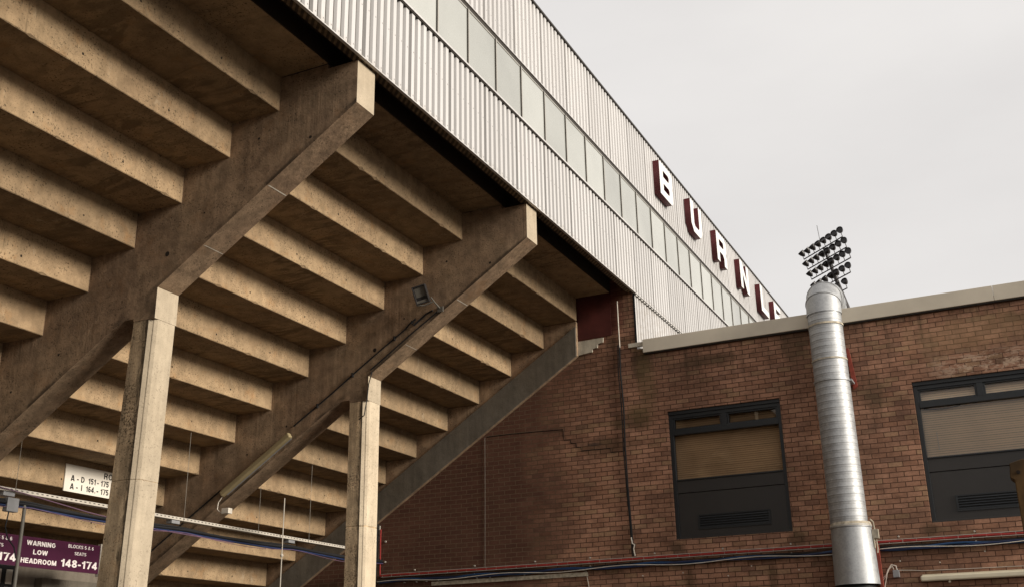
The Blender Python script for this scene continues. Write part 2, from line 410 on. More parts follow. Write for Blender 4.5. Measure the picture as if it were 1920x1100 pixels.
# ------------------------------------------------------------------ mesh helpers
class MB:
    def __init__(s): s.v, s.f, s.mi = [], [], []
    def add(s, vs, fs, mi=0):
        o = len(s.v); s.v += [tuple(v) for v in vs]
        s.f += [tuple(i + o for i in f) for f in fs]; s.mi += [mi] * len(fs); return s
    def box(s, a, b, mi=0):
        x0, y0, z0 = (min(a[i], b[i]) for i in range(3)); x1, y1, z1 = (max(a[i], b[i]) for i in range(3))
        return s.add([(x0, y0, z0), (x1, y0, z0), (x1, y1, z0), (x0, y1, z0), (x0, y0, z1), (x1, y0, z1), (x1, y1, z1), (x0, y1, z1)],
                     [(0, 3, 2, 1), (4, 5, 6, 7), (0, 1, 5, 4), (1, 2, 6, 5), (2, 3, 7, 6), (3, 0, 4, 7)], mi)
    def prism(s, poly, axis, a, b, mi=0):
        """polygon extruded along an axis; poly coords are the two other axes in xyz order"""
        n = len(poly)
        def P(p, t):
            if axis == 'y': return (p[0], t, p[1])
            if axis == 'x': return (t, p[0], p[1])
            return (p[0], p[1], t)
        vs = [P(p, a) for p in poly] + [P(p, b) for p in poly]
        fs = [tuple(range(n)), tuple(range(2 * n - 1, n - 1, -1))] + [(i, i + n, (i + 1) % n + n, (i + 1) % n) for i in range(n)]
        return s.add(vs, fs, mi)
    def tube(s, pts, r, seg=8, mi=0, cap=True):
        pts = [Vector(p) for p in pts]; rings = []
        up = Vector((0.13, 0.21, 0.97)).normalized()
        for i, p in enumerate(pts):
            d = (pts[min(i + 1, len(pts) - 1)] - pts[max(i - 1, 0)]).normalized()
            a = d.cross(up)
            if a.length < 0.1: a = d.cross(Vector((1, 0.1, 0)))
            a.normalize(); b = d.cross(a).normalized()
            rr = r[i] if isinstance(r, (list, tuple)) else r
            rings.append([p + (a * math.cos(2 * math.pi * k / seg) + b * math.sin(2 * math.pi * k / seg)) * rr for k in range(seg)])
        vs = [v for ring in rings for v in ring]; fs = []
        for i in range(len(pts) - 1):
            for k in range(seg):
                fs.append((i * seg + k, i * seg + (k + 1) % seg, (i + 1) * seg + (k + 1) % seg, (i + 1) * seg + k))
        if cap: fs += [tuple(range(seg))[::-1], tuple(range((len(pts) - 1) * seg, len(pts) * seg))]
        return s.add(vs, fs, mi)
    def rings(s, centers, normals, radii, seg=48, mi=0, side=Vector((1, 0, 0)), cap=False):
        vs, fs = [], []
        for c, n, r in zip(centers, normals, radii):
            c, n = Vector(c), Vector(n).normalized(); b = n.cross(side).normalized()
            vs += [c + (side * math.cos(2 * math.pi * k / seg) + b * math.sin(2 * math.pi * k / seg)) * r for k in range(seg)]
        for i in range(len(centers) - 1):
            for k in range(seg):
                fs.append((i * seg + k, i * seg + (k + 1) % seg, (i + 1) * seg + (k + 1) % seg, (i + 1) * seg + k))
        if cap: fs += [tuple(range(seg))[::-1], tuple(range((len(centers) - 1) * seg, len(centers) * seg))]
        return s.add(vs, fs, mi)
    def build(s, name, mats, parent=None, smooth=False, org=None, bevel=0.0):
        if not isinstance(mats, (list, tuple)): mats = [mats]
        o = org if org is not None else (root_loc(parent) if parent else Vector((0, 0, 0)))
        me = bpy.data.meshes.new(name)
        me.from_pydata([tuple(Vector(v) - o) for v in s.v], [], s.f)
        for m in mats: me.materials.append(m)
        for p, i in zip(me.polygons, s.mi): p.material_index = i
        bm = bmesh.new(); bm.from_mesh(me); bmesh.ops.recalc_face_normals(bm, faces=bm.faces); bm.to_mesh(me); bm.free()
        if smooth:
            for p in me.polygons: p.use_smooth = True
        ob = bpy.data.objects.new(name, me); COL.objects.link(ob)
        if parent is not None: ob.parent = parent
        elif org is not None: ob.location = org
        if bevel:
            bv = ob.modifiers.new('edge', 'BEVEL'); bv.width = bevel; bv.segments = 2; bv.limit_method = 'ANGLE'; bv.angle_limit = 0.6
        if smooth and True:
            bm = bmesh.new(); bm.from_mesh(me)
            for e in bm.edges:
                if len(e.link_faces) == 2 and e.calc_face_angle(0) > 0.6: e.smooth = False
            bm.to_mesh(me); bm.free()
        return ob

def root_loc(o):
    v = Vector((0, 0, 0))
    while o is not None: v += o.location; o = o.parent
    return v
def tag(o, label=None, cat=None, group=None, kind=None):
    if label: o['label'] = label
    if cat: o['category'] = cat
    if group: o['group'] = group
    if kind: o['kind'] = kind
    return o
def thing(name, label, cat, loc=(0, 0, 0), group=None):
    o = bpy.data.objects.new(name, None); o.empty_display_size = 0.3
    COL.objects.link(o); o.location = loc
    return tag(o, label, cat, group)
def copy_part(o, parent):
    c = o.copy(); COL.objects.link(c); c.parent = parent; return c
def box(name, a, b, m, parent, bevel=0.0, label=None):
    o = MB().box(a, b).build(name, m, parent, bevel=bevel)
    if label: o['label'] = label
    return o
def arc(cx, cy, rx, ry, a0, a1, n=9):
    return [(cx + rx * math.cos(math.radians(a0 + (a1 - a0) * i / n)), cy + ry * math.sin(math.radians(a0 + (a1 - a0) * i / n))) for i in range(n + 1)]
def strokes(ch, t):
    """centre lines of a bold grotesque capital, cap height 1; returns width and polylines"""
    L, B, T = t / 2, t / 2, 1 - t / 2
    def rect(w): return w - t / 2
    if ch == 'A': w = .74; return w, [[(L * .9, 0), (w / 2 - .02, T + L)], [(w / 2 + .02, T + L), (w - L * .9, 0)], [(.17, .27), (w - .17, .27)]]
    if ch == 'B': w = .68; R = rect(w); return w, [[(L, 0), (L, 1)], [(L, T), (R - .24, T)] + arc(R - .24, .755, .20, T - .755, 90, -90) + [(L, .51)], [(L, .51), (R - .22, .51)] + arc(R - .22, (.51 + B) / 2, .22, (.51 - B) / 2, 90, -90) + [(L, B)]]
    if ch == 'C': w = .70; R = rect(w); return w, [arc(w / 2, .5, w / 2 - L, .5 - L, 38, 322, 16)]
    if ch == 'D': w = .70; R = rect(w); return w, [[(L, 0), (L, 1)], [(L, T), (R - .28, T)] + arc(R - .28, .5, .28, .5 - L, 90, -90, 12) + [(L, B)]]
    if ch == 'E': w = .60; return w, [[(L, 0), (L, 1)], [(L, T), (w, T)], [(L, .52), (w - .04, .52)], [(L, B), (w, B)]]
    if ch == 'G': w = .74; R = rect(w); return w, [arc(w / 2, .5, w / 2 - L, .5 - L, 40, 345, 16) + [(R, .46), (w / 2, .46)]]
    if ch == 'H': w = .68; R = rect(w); return w, [[(L, 0), (L, 1)], [(R, 0), (R, 1)], [(L, .52), (R, .52)]]
    if ch == 'I': return t, [[(L, 0), (L, 1)]]
    if ch == 'K': w = .70; return w, [[(L, 0), (L, 1)], [(w - .09, 1), (L, .38)], [(.26, .55), (w - .07, 0)]]
    if ch == 'L': w = .58; return w, [[(L, 1), (L, B), (w, B)]]
    if ch == 'M': w = .84; R = rect(w); return w, [[(L, 0), (L, 1)], [(R, 0), (R, 1)], [(L + .02, 1), (w / 2, .05)], [(w / 2, .05), (R - .02, 1)]]
    if ch == 'N': w = .68; R = rect(w); return w, [[(L, 0), (L, 1)], [(R, 0), (R, 1)], [(L, .98), (R, .02)]]
    if ch == 'O': w = .76; return w, [arc(w / 2, .5, w / 2 - L, .5 - L, 0, 360, 22)]
    if ch == 'R': w = .70; R = rect(w); return w, [[(L, 0), (L, 1)], [(L, T), (R - .22, T)] + arc(R - .22, .735, .22, T - .735, 90, -90) + [(L, .47)], [(R - .26, .47), (R - .06, .36), (R - .02, 0)]]
    if ch == 'S' or ch == '$': w = .66; return w, [arc(w / 2, .745, w / 2 - L, .255 - L, 20, 255, 10) + [(w * .62, .47)] + arc(w / 2, .275, w / 2 - L, .275 - L, 60, -160, 11)]
    if ch == 'T': w = .62; return w, [[(0, T), (w, T)], [(w / 2, 0), (w / 2, 1)]]
    if ch == 'W': w = .98; return w, [[(L * .8, 1), (w * .27, 0.03)], [(w * .27, 0.03), (w / 2, .97)], [(w / 2, .97), (w * .73, 0.03)], [(w * .73, 0.03), (w - L * .8, 1)]]
    if ch == '0': w = .58; return w, [arc(w / 2, .5, w / 2 - L, .5 - L, 0, 360, 20)]
    if ch == '1': w = .40; return w, [[(w - L - .02, 0), (w - L - .02, 1)], [(w - L, .80), (0.0, .70)]]
    if ch == '4': w = .60; return w, [[(w * .68, 0), (w * .68, 1)], [(w * .68, .93), (.05, .30)], [(0.0, .27), (w, .27)]]
    if ch == '5': w = .58; return w, [[(w - .06, T), (.13, T), (.09, .48)], [(.09, .47)] + arc(w / 2 - .01, .33, w / 2 - L + .01, .33 - L, 125, -155, 13)]
    if ch == '6': w = .58; return w, [arc(w / 2, .32, w / 2 - L, .32 - L, 0, 360, 16), arc(w / 2 + .03, .5, w / 2 + .03 - L, .5 - L, 55, 190, 9)]
    if ch == '7': w = .56; return w, [[(0, T), (w - .06, T), (w - .10, .88), (.24, 0)]]
    if ch == '8': w = .58; return w, [arc(w / 2, .745, w / 2 - L - .025, .255 - L, 0, 360, 16), arc(w / 2, .28, w / 2 - L, .28 - L, 0, 360, 16)]
    if ch == '-': return .34, [[(0, .38), (.34, .38)]]
    if ch == '.': return t, [[(0, t / 2), (t, t / 2)]]
    if ch == '&': w = .72; return w, [[(w, 0.02), (.22, .70)] + arc(.33, .79, .14, .21 - L, 200, -60, 9) + [(.24, .50)] + arc(.27, .27, .27 - L, .27 - L, 120, 300, 8) + [(.60, .42)]]
    return .28, []
def text_mesh(name, txt, cap, m, parent, y, z, x, width=None, align='CENTER', t=0.19, gap=0.11):
    """lettering that faces +X and reads along +Y, drawn as mitred ribbons; width = full length on the board"""
    total, runs = 0.0, []
    for ch in txt:
        w, sl = strokes(ch, t); runs.append((total, sl)); total += w + gap
    total -= gap
    ks = (width / total) if width else cap
    y0 = y - total * ks / 2 if align == 'CENTER' else y
    b = MB(); n_ = 0
    for off, sl in runs:
        for k_, pl_ in enumerate(sl):
            P = [Vector((p[0] + off, p[1])) for p in pl_]; Q = [P[0]]
            for p in P[1:]:
                if (p - Q[-1]).length > 1e-4: Q.append(p)
            P = Q; closed = (P[0] - P[-1]).length < 1e-3 and len(P) > 4
            l_, r_ = [], []
            for i, p in enumerate(P):
                a_ = P[i - 1] if i else (P[-2] if closed else None)
                c_ = P[i + 1] if i < len(P) - 1 else (P[1] if closed else None)
                d1 = (p - a_).normalized() if a_ is not None else (c_ - p).normalized()
                d2 = (c_ - p).normalized() if c_ is not None else d1
                nn = Vector((-(d1.y + d2.y), d1.x + d2.x)).normalized()
                k = (t / 2) / max(0.5, nn.dot(Vector((-d1.y, d1.x))))
                l_.append(p + nn * k); r_.append(p - nn * k)
            xx = x + 0.0008 + 0.00004 * (n_ % 5); n_ += 1
            vs = [(xx, y0 + q.x * ks, z + (q.y - 0.5) * cap) for q in l_ + r_]; N = len(P)
            b.add(vs, [(i, i + 1, i + 1 + N, i + N) for i in range(N - 1)])
    return b.build(name, m, parent)

# ------------------------------------------------------------------ ground
g = MB(); g.add([(-300, -300, 0), (300, -300, 0), (300, 500, 0), (-300, 500, 0)], [(0, 1, 2, 3)])
tag(g.build('ground', M['ground']), 'worn grey concrete yard beneath the stand', kind='structure')

# ------------------------------------------------------------------ grandstand
X0, DX, Z0, DZ = -6.943, -0.651, 7.633, -0.421
NS = 14
def Xk(k): return X0 + DX * k
def Zk(k): return Z0 + DZ * k
def zbot(x): return 7.475 + 0.6413 * (x + 5.916)
stand = thing('grandstand', 'concrete football stand with stepped terraces on sloping beams and white corrugated upper wall',
              'grandstand', (-8.5, 8.7, 0))
RY = [0.066, 4.333, 8.60, 12.867]
W = 0.336
def raker(y0, label, lean=0.0):
    b = MB()
    top = [(-5.916, 7.99), (-6.943, 7.99)]
    pts = [(-5.916, 7.475), (-5.916, 7.99), (X0 + 0.0, 7.99)]
    for k in range(NS - 1):
        pts.append((Xk(k), Zk(k) - 0.004)); pts.append((Xk(k + 1), Zk(k) - 0.004))
    pts[2] = (X0, 8.045); pts.insert(2, (-6.31, 8.045)); pts.insert(2, (-6.31, 7.99))
    xe = Xk(NS - 1)
    pts.append((xe, Zk(NS - 1))); pts.append((xe, zbot(xe)))
    lower = [(-9.14, zbot(-9.14)), (-9.05, 5.475), (-8.93, 5.505), (-8.80, 5.505), (-8.80, 5.47), (-8.488, 5.47), (-8.488, 5.826)]
    # the outline is a long thin strip: split into convex quads for clean caps
    up = pts[1:-1]                      # top outline from tip inwards
    def bot(x):
        if x >= -8.488: return zbot(x)
        if x >= -8.80: return 5.47
        if x >= -8.93: return 5.505
        if x >= -9.14: return 5.505 + (x + 8.93) / (-0.21) * (zbot(-9.14) - 5.505)
        return zbot(x)
    # columns of the strip at every x break
    xs = sorted({-5.916, -6.31, -8.488, -8.80, -8.93, -9.14, xe} | {Xk(k) for k in range(NS)}, reverse=True)
    def topz(xm):
        if xm > -6.31: return 7.99
        if xm > X0: return 8.045
        k = int((X0 - xm) / -DX)
        return Zk(k) - 0.004
    eps = 1e-5
    for face_y, flip in ((y0, 0), (y0 + W, 1)):
        for a, c in zip(xs[:-1], xs[1:]):
            tz = topz((a + c) / 2)
            b.add([(a, face_y, bot(a - eps)), (c, face_y, bot(c + eps)), (c, face_y, tz), (a, face_y, tz)], [(0, 1, 2, 3)])
    for a, c in zip(xs[:-1], xs[1:]):
        tz = topz((a + c) / 2)
        b.add([(a, y0, bot(a - eps)), (a, y0 + W, bot(a - eps)), (c, y0 + W, bot(c + eps)), (c, y0, bot(c + eps))], [(0, 1, 2, 3)])
        b.add([(a, y0, tz), (a, y0 + W, tz), (c, y0 + W, tz), (c, y0, tz)], [(0, 1, 2, 3)])
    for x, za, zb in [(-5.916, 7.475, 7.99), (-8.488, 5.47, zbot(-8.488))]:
        b.add([(x, y0, za), (x, y0 + W, za), (x, y0 + W, zb), (x, y0, zb)], [(0, 1, 2, 3)], 3)  # tip and column-head fronts take the sun-brightened tone
    for x, za, zb in [(-8.80, 5.47, 5.505), (-6.31, 7.99, 8.045), (xe, zbot(xe), Zk(NS - 1))] + \
                     [(Xk(k), Zk(k) - 0.004, (Zk(k - 1) - 0.004) if k else 8.045) for k in range(NS - 1)]:
        b.add([(x, y0, za), (x, y0 + W, za), (x, y0 + W, zb), (x, y0, zb)], [(0, 1, 2, 3)])
    # cast holes and joint lines, part of the surface
    def disc(cx, cz, r):
        n = 14
        b.add([(cx + r * math.cos(2 * math.pi * i / n), y0 - 0.0015, cz + r * math.sin(2 * math.pi * i / n)) for i in range(n)], [tuple(range(n))], 1)
    disc(-8.39, 6.20, 0.030)
    for cx, cz, r in ((-7.2, 7.35, 0.016), (-9.9, 5.25, 0.015), (-6.5, 7.2, 0.018), (-10.6, 4.9, 0.014), (-7.9, 6.6, 0.012)): disc(cx, cz, r)
    for x in (-7.04, -7.88):
        z = zbot(x); n = Vector((-0.6413, 0, 1)).normalized(); d = Vector((1, 0, 0.6413)).normalized()
        p = Vector((x, 0, z)) - n * 0.002
        if x == -7.04 or y0 > 8:
            w = 0.006 if x == -7.04 else 0.004
            q = [p - d * w, p + d * w]
            b.add([(q[0].x, y0 + 0.005, q[0].z), (q[1].x, y0 + 0.03, q[1].z), (q[1].x, y0 + W - 0.005, q[1].z), (q[0].x, y0 + W - 0.02, q[0].z)], [(0, 1, 2, 3)], 2)
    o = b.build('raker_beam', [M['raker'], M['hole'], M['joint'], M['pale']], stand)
    if label: o['label'] = label
    q_ = MB()
    for k in range(NS):
        q_.box((Xk(k) - 0.0005, y0 - 0.004, Zk(k) - 0.003), (Xk(k + 1) + 0.0005, y0 + W + 0.004, Zk(k) + 0.58))
    q_.build('light_seal', M['raker'], o, org=root_loc(o))  # filler added to stop daylight leaking between steps and beam
    # column
    c = MB()
    sec = [(-8.80, y0 + 0.004), (-8.575, y0 + 0.004), (-8.535, y0 + 0.030), (-8.522, y0 + 0.030), (-8.490, y0 + 0.060),
           (-8.490, y0 + W - 0.012), (-8.80, y0 + W - 0.012)]
    core = [(x * 0.985 - 0.129, (y - y0 - W / 2) * 0.97 + y0 + W / 2) for x, y in sec]
    c.prism(sec, 'z', 3.705 if not lean else 3.6945, 5.47)
    c.prism(sec, 'z', 0.0, 3.692)
    c.prism([(p[0], p[1]) for p in core], 'z', 3.69, 3.71)
    c.v = [(x - (0.085 if x < -8.7 else 0.0) * lean * (5.47 - z) / 2.87, y - 0.075 * lean * (5.47 - z) / 2.87, z) for x, y, z in c.v]
    for i_, f_ in enumerate(c.f):                       # outer arris and front painted paler for the sun they face
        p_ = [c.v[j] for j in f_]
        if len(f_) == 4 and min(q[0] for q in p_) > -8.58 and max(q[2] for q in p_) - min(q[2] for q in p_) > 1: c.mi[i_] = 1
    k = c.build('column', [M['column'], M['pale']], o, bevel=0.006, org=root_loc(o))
    return o
raker(RY[0], None)
raker(RY[1], None)
rk1 = raker(RY[2], 'large sloping beam nearest the camera', 0.85)
rk2 = raker(RY[3], 'middle sloping beam carrying the floodlight')

# end raker against the brick wall
b = MB()
def z3(x): return 7.01 + 0.636 * (x + 6.95)
Y3 = 17.12
xs = [-6.965] + [Xk(k) for k in range(1, NS)]
prev = -6.965
for k in range(NS - 1):
    a, c = prev, Xk(k + 1)
    tz = Zk(k) - 0.004
    b.add([(a, Y3, z3(a)), (c, Y3, z3(c)), (c, Y3, tz), (a, Y3, tz)], [(0, 1, 2, 3)])
    b.add([(a, Y3, z3(a)), (a, 17.196, z3(a)), (c, 17.196, z3(c)), (c, Y3, z3(c))], [(0, 1, 2, 3)])
    prev = c
b.add([(-6.965, Y3, z3(-6.965)), (-6.965, 17.196, z3(-6.965)), (-6.965, 17.196, Z0), (-6.965, Y3, Z0)], [(0, 1, 2, 3)])
o = b.build('raker_beam', M['raker'], stand)
o['label'] = 'end sloping beam against the brick wall'
bb = MB()
xe = Xk(NS - 1)
def zb3(x): return 7.53 + 0.641 * (x + 6.97)
bb.prism([(-6.972, z3(-6.972) + 0.0), (xe, z3(xe)), (xe, zb3(xe)), (-6.972, zb3(-6.972))], 'y', Y3 - 0.028, Y3 - 0.001)
bb.build('painted_band', M['band'], o, org=root_loc(o))

# terrace steps
bays = [(-40.0, RY[0]), (RY[0] + W, RY[1]), (RY[1] + W, RY[2]), (RY[2] + W, RY[3]), (RY[3] + W, 17.118)]
for bi, (ya, yb) in enumerate(bays):
    for k in range(NS):
        x1, x0_ = Xk(k), Xk(k + 1) + 0.006
        z0, z1 = Zk(k), Zk(k) + 0.421 + 0.16
        b = MB(); n = 60; vs = []
        ya2, yb2 = ya + 0.006, yb - 0.006
        for i in range(n + 1):
            y = ya2 + (yb2 - ya2) * i / n
            c = 0.005 + 0.005 * random.random() + (random.uniform(0.012, 0.028) if random.random() < 0.03 else 0)
            vs.append([(x1, y, z1), (x1, y, z0 + c), (x1 - c, y, z0), (x0_, y, z0), (x0_, y, z1)])
        flat = [p for r_ in vs for p in r_]; fs = []
        for i in range(n):
            for j in range(5):
                a_ = i * 5 + j; b_ = i * 5 + (j + 1) % 5
                fs.append((a_, b_, b_ + 5, a_ + 5))
        fs += [(0, 1, 2, 3, 4), tuple(n * 5 + j for j in (4, 3, 2, 1, 0))]
        b.add(flat, fs)
        # formwork tie holes
        y = ya + 0.55 + 0.2 * random.random()
        while y < yb - 0.3:
            zc = z0 + 0.10 + 0.05 * random.random(); r = 0.010 + 0.004 * random.random()
            b.add([(x1 + 0.0012, y + r * math.cos(t * math.pi / 4), zc + r * 1.15 * math.sin(t * math.pi / 4)) for t in range(8)], [tuple(range(8))], 1)
            y += 1.13 + 0.1 * random.random()
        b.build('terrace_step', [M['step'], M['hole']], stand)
    # top landing slab with its soffit at the head of the beams
    MB().box((-6.31, ya + 0.006, 8.054), (X0 + 0.002, yb - 0.006, 8.25)).build('landing_slab', M['step'], stand)
# dark boxes added to black out the open slot; pitch-side wall, stand roof
MB().box((-5.985, -40, 8.30), (-6.5, 45, 8.55)).build('slot_blackout_box', M['void'], stand)
MB().box((-6.295, -40, 8.058), (-6.308, 17.118, 8.30)).build('slot_shade_plate', M['void'], stand)  # dark cover puts the slot's black shade on the slab edge
MB().box((-5.955, -40, 8.03), (-5.985, 45, 11.45)).build('light_block_lining', M['void'], stand)  # unseen sheet added to block light behind the slot
MB().box((-5.90, -40, 11.40), (-22.0, 45, 11.497)).build('roof', M['void'], stand)
MB().box((Xk(NS) - 0.2, -40, 0.0), (Xk(NS) + 0.004, 17.118, 2.5)).build('pitch_side_wall', M['room_wall'], stand)
# mesh strip under the cladding
def mat_mesh_strip():
    t = NT('perforated_bird_mesh')
    y = t.sep(t.pos)[1]; x = t.sep(t.pos)[0]
    w = t.math('SINE', t.math('MULTIPLY', t.math('ADD', y, t.math('MULTIPLY', x, 1.0)), 70))
    n = t.noise(t.pos, 9, 4)
    c = t.mix(t.rng(w, -0.4, 0.6), (0.05, 0.034, 0.02), (0.20, 0.14, 0.085))
    c = t.mul(c, t.rng(n, 0.3, 0.7, 0.4, 1.1))
    return t.fin(c, 0.8)
M['strip'] = mat_mesh_strip()
def mat_stitch():
    t = NT('stitched_lap')
    y = t.sep(t.pos)[1]
    w = t.math('SINE', t.math('MULTIPLY', y, 2 * math.pi / 0.1375))
    return t.fin(t.mix(t.rng(w, 0.1, 0.3), (0.62, 0.60, 0.57), (0.02, 0.017, 0.015)), 0.6)
M['stitch'] = mat_stitch()
MB().box((-5.884, -40, 8.000), (-5.984, 17.118, 8.004)).build('soffit_strip', M['strip'], stand)

# corrugated cladding
PITCH = 0.1375
def sheet(name, z0, z1, y0, y1, xf=-5.866, depth=0.035, label=None):
    b = MB(); y = y0; prof = []
    while y < y1:
        prof += [(xf, y), (xf, y + 0.066), (xf - depth, y + 0.077), (xf - depth, y + PITCH - 0.012)]
        y += PITCH
    prof.append((xf, y))
    n = len(prof)
    vs = [(p[0], p[1], z0) for p in prof] + [(p[0], p[1], z1) for p in prof]
    b.add(vs, [(i, i + 1, i + 1 + n, i + n) for i in range(n - 1)])
    o = b.build(name, M['white_sheet'], stand)
    if label: o['label'] = label
    return o
sheet('cladding_sheet', 8.012, 9.180, -8.25, 45, label='lower band of white corrugated sheet')
sheet('cladding_sheet', 10.185, 11.490, -8.25, 45, label='upper band of white corrugated sheet')
sheet('cladding_sheet', 6.95, 8.008, 17.22, 45, xf=-5.884, label='short white corrugated sheet above the brick building')
MB().box((-5.846, -40, 7.998), (-5.884, 45, 8.012)).build('drip_flashing', M['white_sheet'], stand)
MB().box((-5.858, 17.22, 7.975), (-5.878, 45, 7.990)).build('lap_joint', M['stitch'], stand)
MB().box((-5.838, -40, 9.196), (-5.93, 45, 9.222)).build('window_sill', M['white_sheet'], stand)
MB().box((-5.852, -40, 9.178), (-5.93, 45, 9.1955)).build('sill_shadow_strip', M['trim_dark'], stand)  # dark strip draws the shadow below the sill
MB().box((-5.858, -40, 10.172), (-5.93, 45, 10.187)).build('head_flashing', M['white_sheet'], stand)
MB().box((-5.872, -40, 10.105), (-5.95, 45, 10.1715)).build('head_shadow_gap', M['trim_dark'], stand)  # dark strip draws the shadow gap over the windows
MB().box((-5.842, -40, 11.488), (-5.96, 45, 11.520)).build('roof_trim', M['trim_dark'], stand)
MB().box((-5.900, -40, 8.012), (-5.955, 45, 9.178)).build('backing_wall', M['trim_dark'], stand)
MB().box((-5.905, -40, 10.187), (-5.955, 45, 11.488)).build('backing_wall', M['trim_dark'], stand)
y = 10.24 - 0.8185 * 10
while y < 33:
    MB().box((-5.880, y + 0.022, 9.222), (-5.930, y + 0.8185 - 0.022, 10.105)).build('window_pane', M['pane'], stand)
    mu = MB()
    mu.box((-5.868, y - 0.022, 9.222), (-5.93, y - 0.004, 10.105), 1)
    mu.box((-5.862, y - 0.004, 9.222), (-5.93, y + 0.018, 10.105), 0)
    mu.build('mullion', [M['alu'], M['trim_dark']], stand)
    y += 0.8185
MB().box((-5.8705, -40, 10.088), (-5.8795, 33, 10.105)).build('window_bead', M['alu'], stand)
MB().box((-5.885, 33.0, 9.222), (-5.93, 45, 10.105)).build('window_band_end', M['pane'], stand)

# ------------------------------------------------------------------ stadium letters
sign = thing('stadium_sign', 'row of large white block letters with maroon sides on the upper corrugated wall', 'sign', (-5.8, 18.7, 10.5))
def glyph(name, outline, holes, y0):
    """outline in a 0..1 box; holes as closed loops"""
    Hh, Ww, zb_ = 0.71, 0.80, 10.51
    cu = bpy.data.curves.new(name, 'CURVE'); cu.dimensions = '2D'; cu.fill_mode = 'BOTH'; cu.extrude = 0.066
    for loop in [outline] + holes:
        sp = cu.splines.new('POLY'); sp.points.add(len(loop) - 1); sp.use_cyclic_u = True
        for p, q in zip(sp.points, loop): p.co = (q[0] * Ww, q[1] * Hh, 0, 1)
    tmp = bpy.data.objects.new(name + '_src', cu); COL.objects.link(tmp)
    bpy.context.view_layer.update()
    me = bpy.data.meshes.new_from_object(tmp.evaluated_get(bpy.context.evaluated_depsgraph_get()))
    bpy.data.objects.remove(tmp); bpy.data.curves.remove(cu)
    o = root_loc(sign)
    for v in me.vertices:
        a, c, d = v.co; v.co = Vector((-5.798 + d, y0 + a, zb_ + c)) - o
    me.materials.clear(); me.materials.append(M['letter_red']); me.materials.append(M['letter_white'])
    me.update()
    for p in me.polygons:
        p.material_index = 1 if (abs(p.normal.x) > 0.9 and p.center.x + o.x > -5.74) else 0
    ob = bpy.data.objects.new(name, me); COL.objects.link(ob); ob.parent = sign
    ob['label'] = 'block letter ' + name[-1].upper()
    return ob
c_ = 0.12
glyph('letter_b', [(0, 0), (1 - c_, 0), (1, c_), (1, .42), (.93, .5), (1, .58), (1, 1 - c_), (1 - c_, 1), (0, 1)],
      [[(.27, .20), (.68, .20), (.73, .26), (.73, .36), (.68, .40), (.27, .40)], [(.27, .60), (.68, .60), (.73, .66), (.73, .76), (.68, .80), (.27, .80)]], 18.72)
glyph('letter_u', [(0, .22), (.2, 0), (.8, 0), (1, .22), (1, 1), (.73, 1), (.73, .30), (.66, .22), (.34, .22), (.27, .30), (.27, 1), (0, 1)], [], 20.75)
glyph('letter_r', [(0, 0), (.27, 0), (.27, .36), (.62, .36), (.73, .27), (.73, 0), (1, 0), (1, .36), (.92, .46), (1, .56), (1, 1 - c_), (1 - c_, 1), (0, 1)],
      [[(.27, .57), (.68, .57), (.73, .62), (.73, .76), (.68, .80), (.27, .80)]], 22.70)
glyph('letter_n', [(0, 0), (.27, 0), (.27, .60), (.73, 0), (1, 0), (1, 1), (.73, 1), (.73, .42), (.27, 1), (0, 1)], [], 24.75)
glyph('letter_l', [(0, 0), (1, 0), (1, .22), (.27, .22), (.27, 1), (0, 1)], [], 26.76)
glyph('letter_e', [(0, 0), (1, 0), (1, .21), (.27, .21), (.27, .395), (.85, .395), (.85, .605), (.27, .605), (.27, .79), (1, .79), (1, 1), (0, 1)], [], 28.28)

# ------------------------------------------------------------------ brick building
D = 17.2
bld = thing('brick_building', 'brown brick building with cream parapet and two dark framed windows', 'building', (-2.5, D, 0))
w1 = (-5.42, -3.55, 3.735, 5.83)
w2 = (-1.54, 0.33, 3.71, 5.82)
b = MB()
xcuts = [-16.5, -5.885, w1[0], w1[1], w2[0], w2[1], 9.0]
def quad(x0, x1, z0, z1):
    b.add([(x0, D, z0), (x1, D, z0), (x1, D, z1), (x0, D, z1)], [(0, 1, 2, 3)])
quad(-16.5, -5.885, 0, 8.35)
quad(-5.885, w1[0], 0, 6.98); quad(w1[1], w2[0], 0, 6.98); quad(w2[1], 9.0, 0, 6.98)
for w in (w1, w2):
    quad(w[0], w[1], 0, w[2]); quad(w[0], w[1], w[3], 6.98)
    d = D + 0.14
    b.add([(w[0], D, w[2]), (w[0], d, w[2]), (w[0], d, w[3]), (w[0], D, w[3])], [(0, 1, 2, 3)])
    b.add([(w[1], D, w[2]), (w[1], d, w[2]), (w[1], d, w[3]), (w[1], D, w[3])], [(0, 1, 2, 3)])
    b.add([(w[0], D, w[3]), (w[1], D, w[3]), (w[1], d, w[3]), (w[0], d, w[3])], [(0, 1, 2, 3)])
    b.add([(w[0], D, w[2]), (w[1], D, w[2]), (w[1], d, w[2]), (w[0], d, w[2])], [(0, 1, 2, 3)])
b.add([(-5.885, D, 6.98), (-5.885, D + 0.02, 6.98), (-5.885, D + 0.02, 8.35), (-5.885, D, 8.35)], [(0, 1, 2, 3)])
b.add([(9, D, 0), (9, 34, 0), (9, 34, 6.98), (9, D, 6.98)], [(0, 1, 2, 3)])
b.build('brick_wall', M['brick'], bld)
MB().box((-5.80, D + 0.25, 6.90), (9, 34, 7.0)).build('roof', M['roof_felt'], bld)
MB().box((-5.66, D + 0.32, 0), (8.9, D + 0.4, 6.9)).build('inner_wall', M['void'], bld)
f = MB()
for a, c in ((-5.755, -0.205), (-0.200, 9.05)):
    f.box((a, D - 0.075, 6.885), (c, D + 0.26, 7.118))
f.build('parapet_fascia', M['fascia'], bld, bevel=0.004)
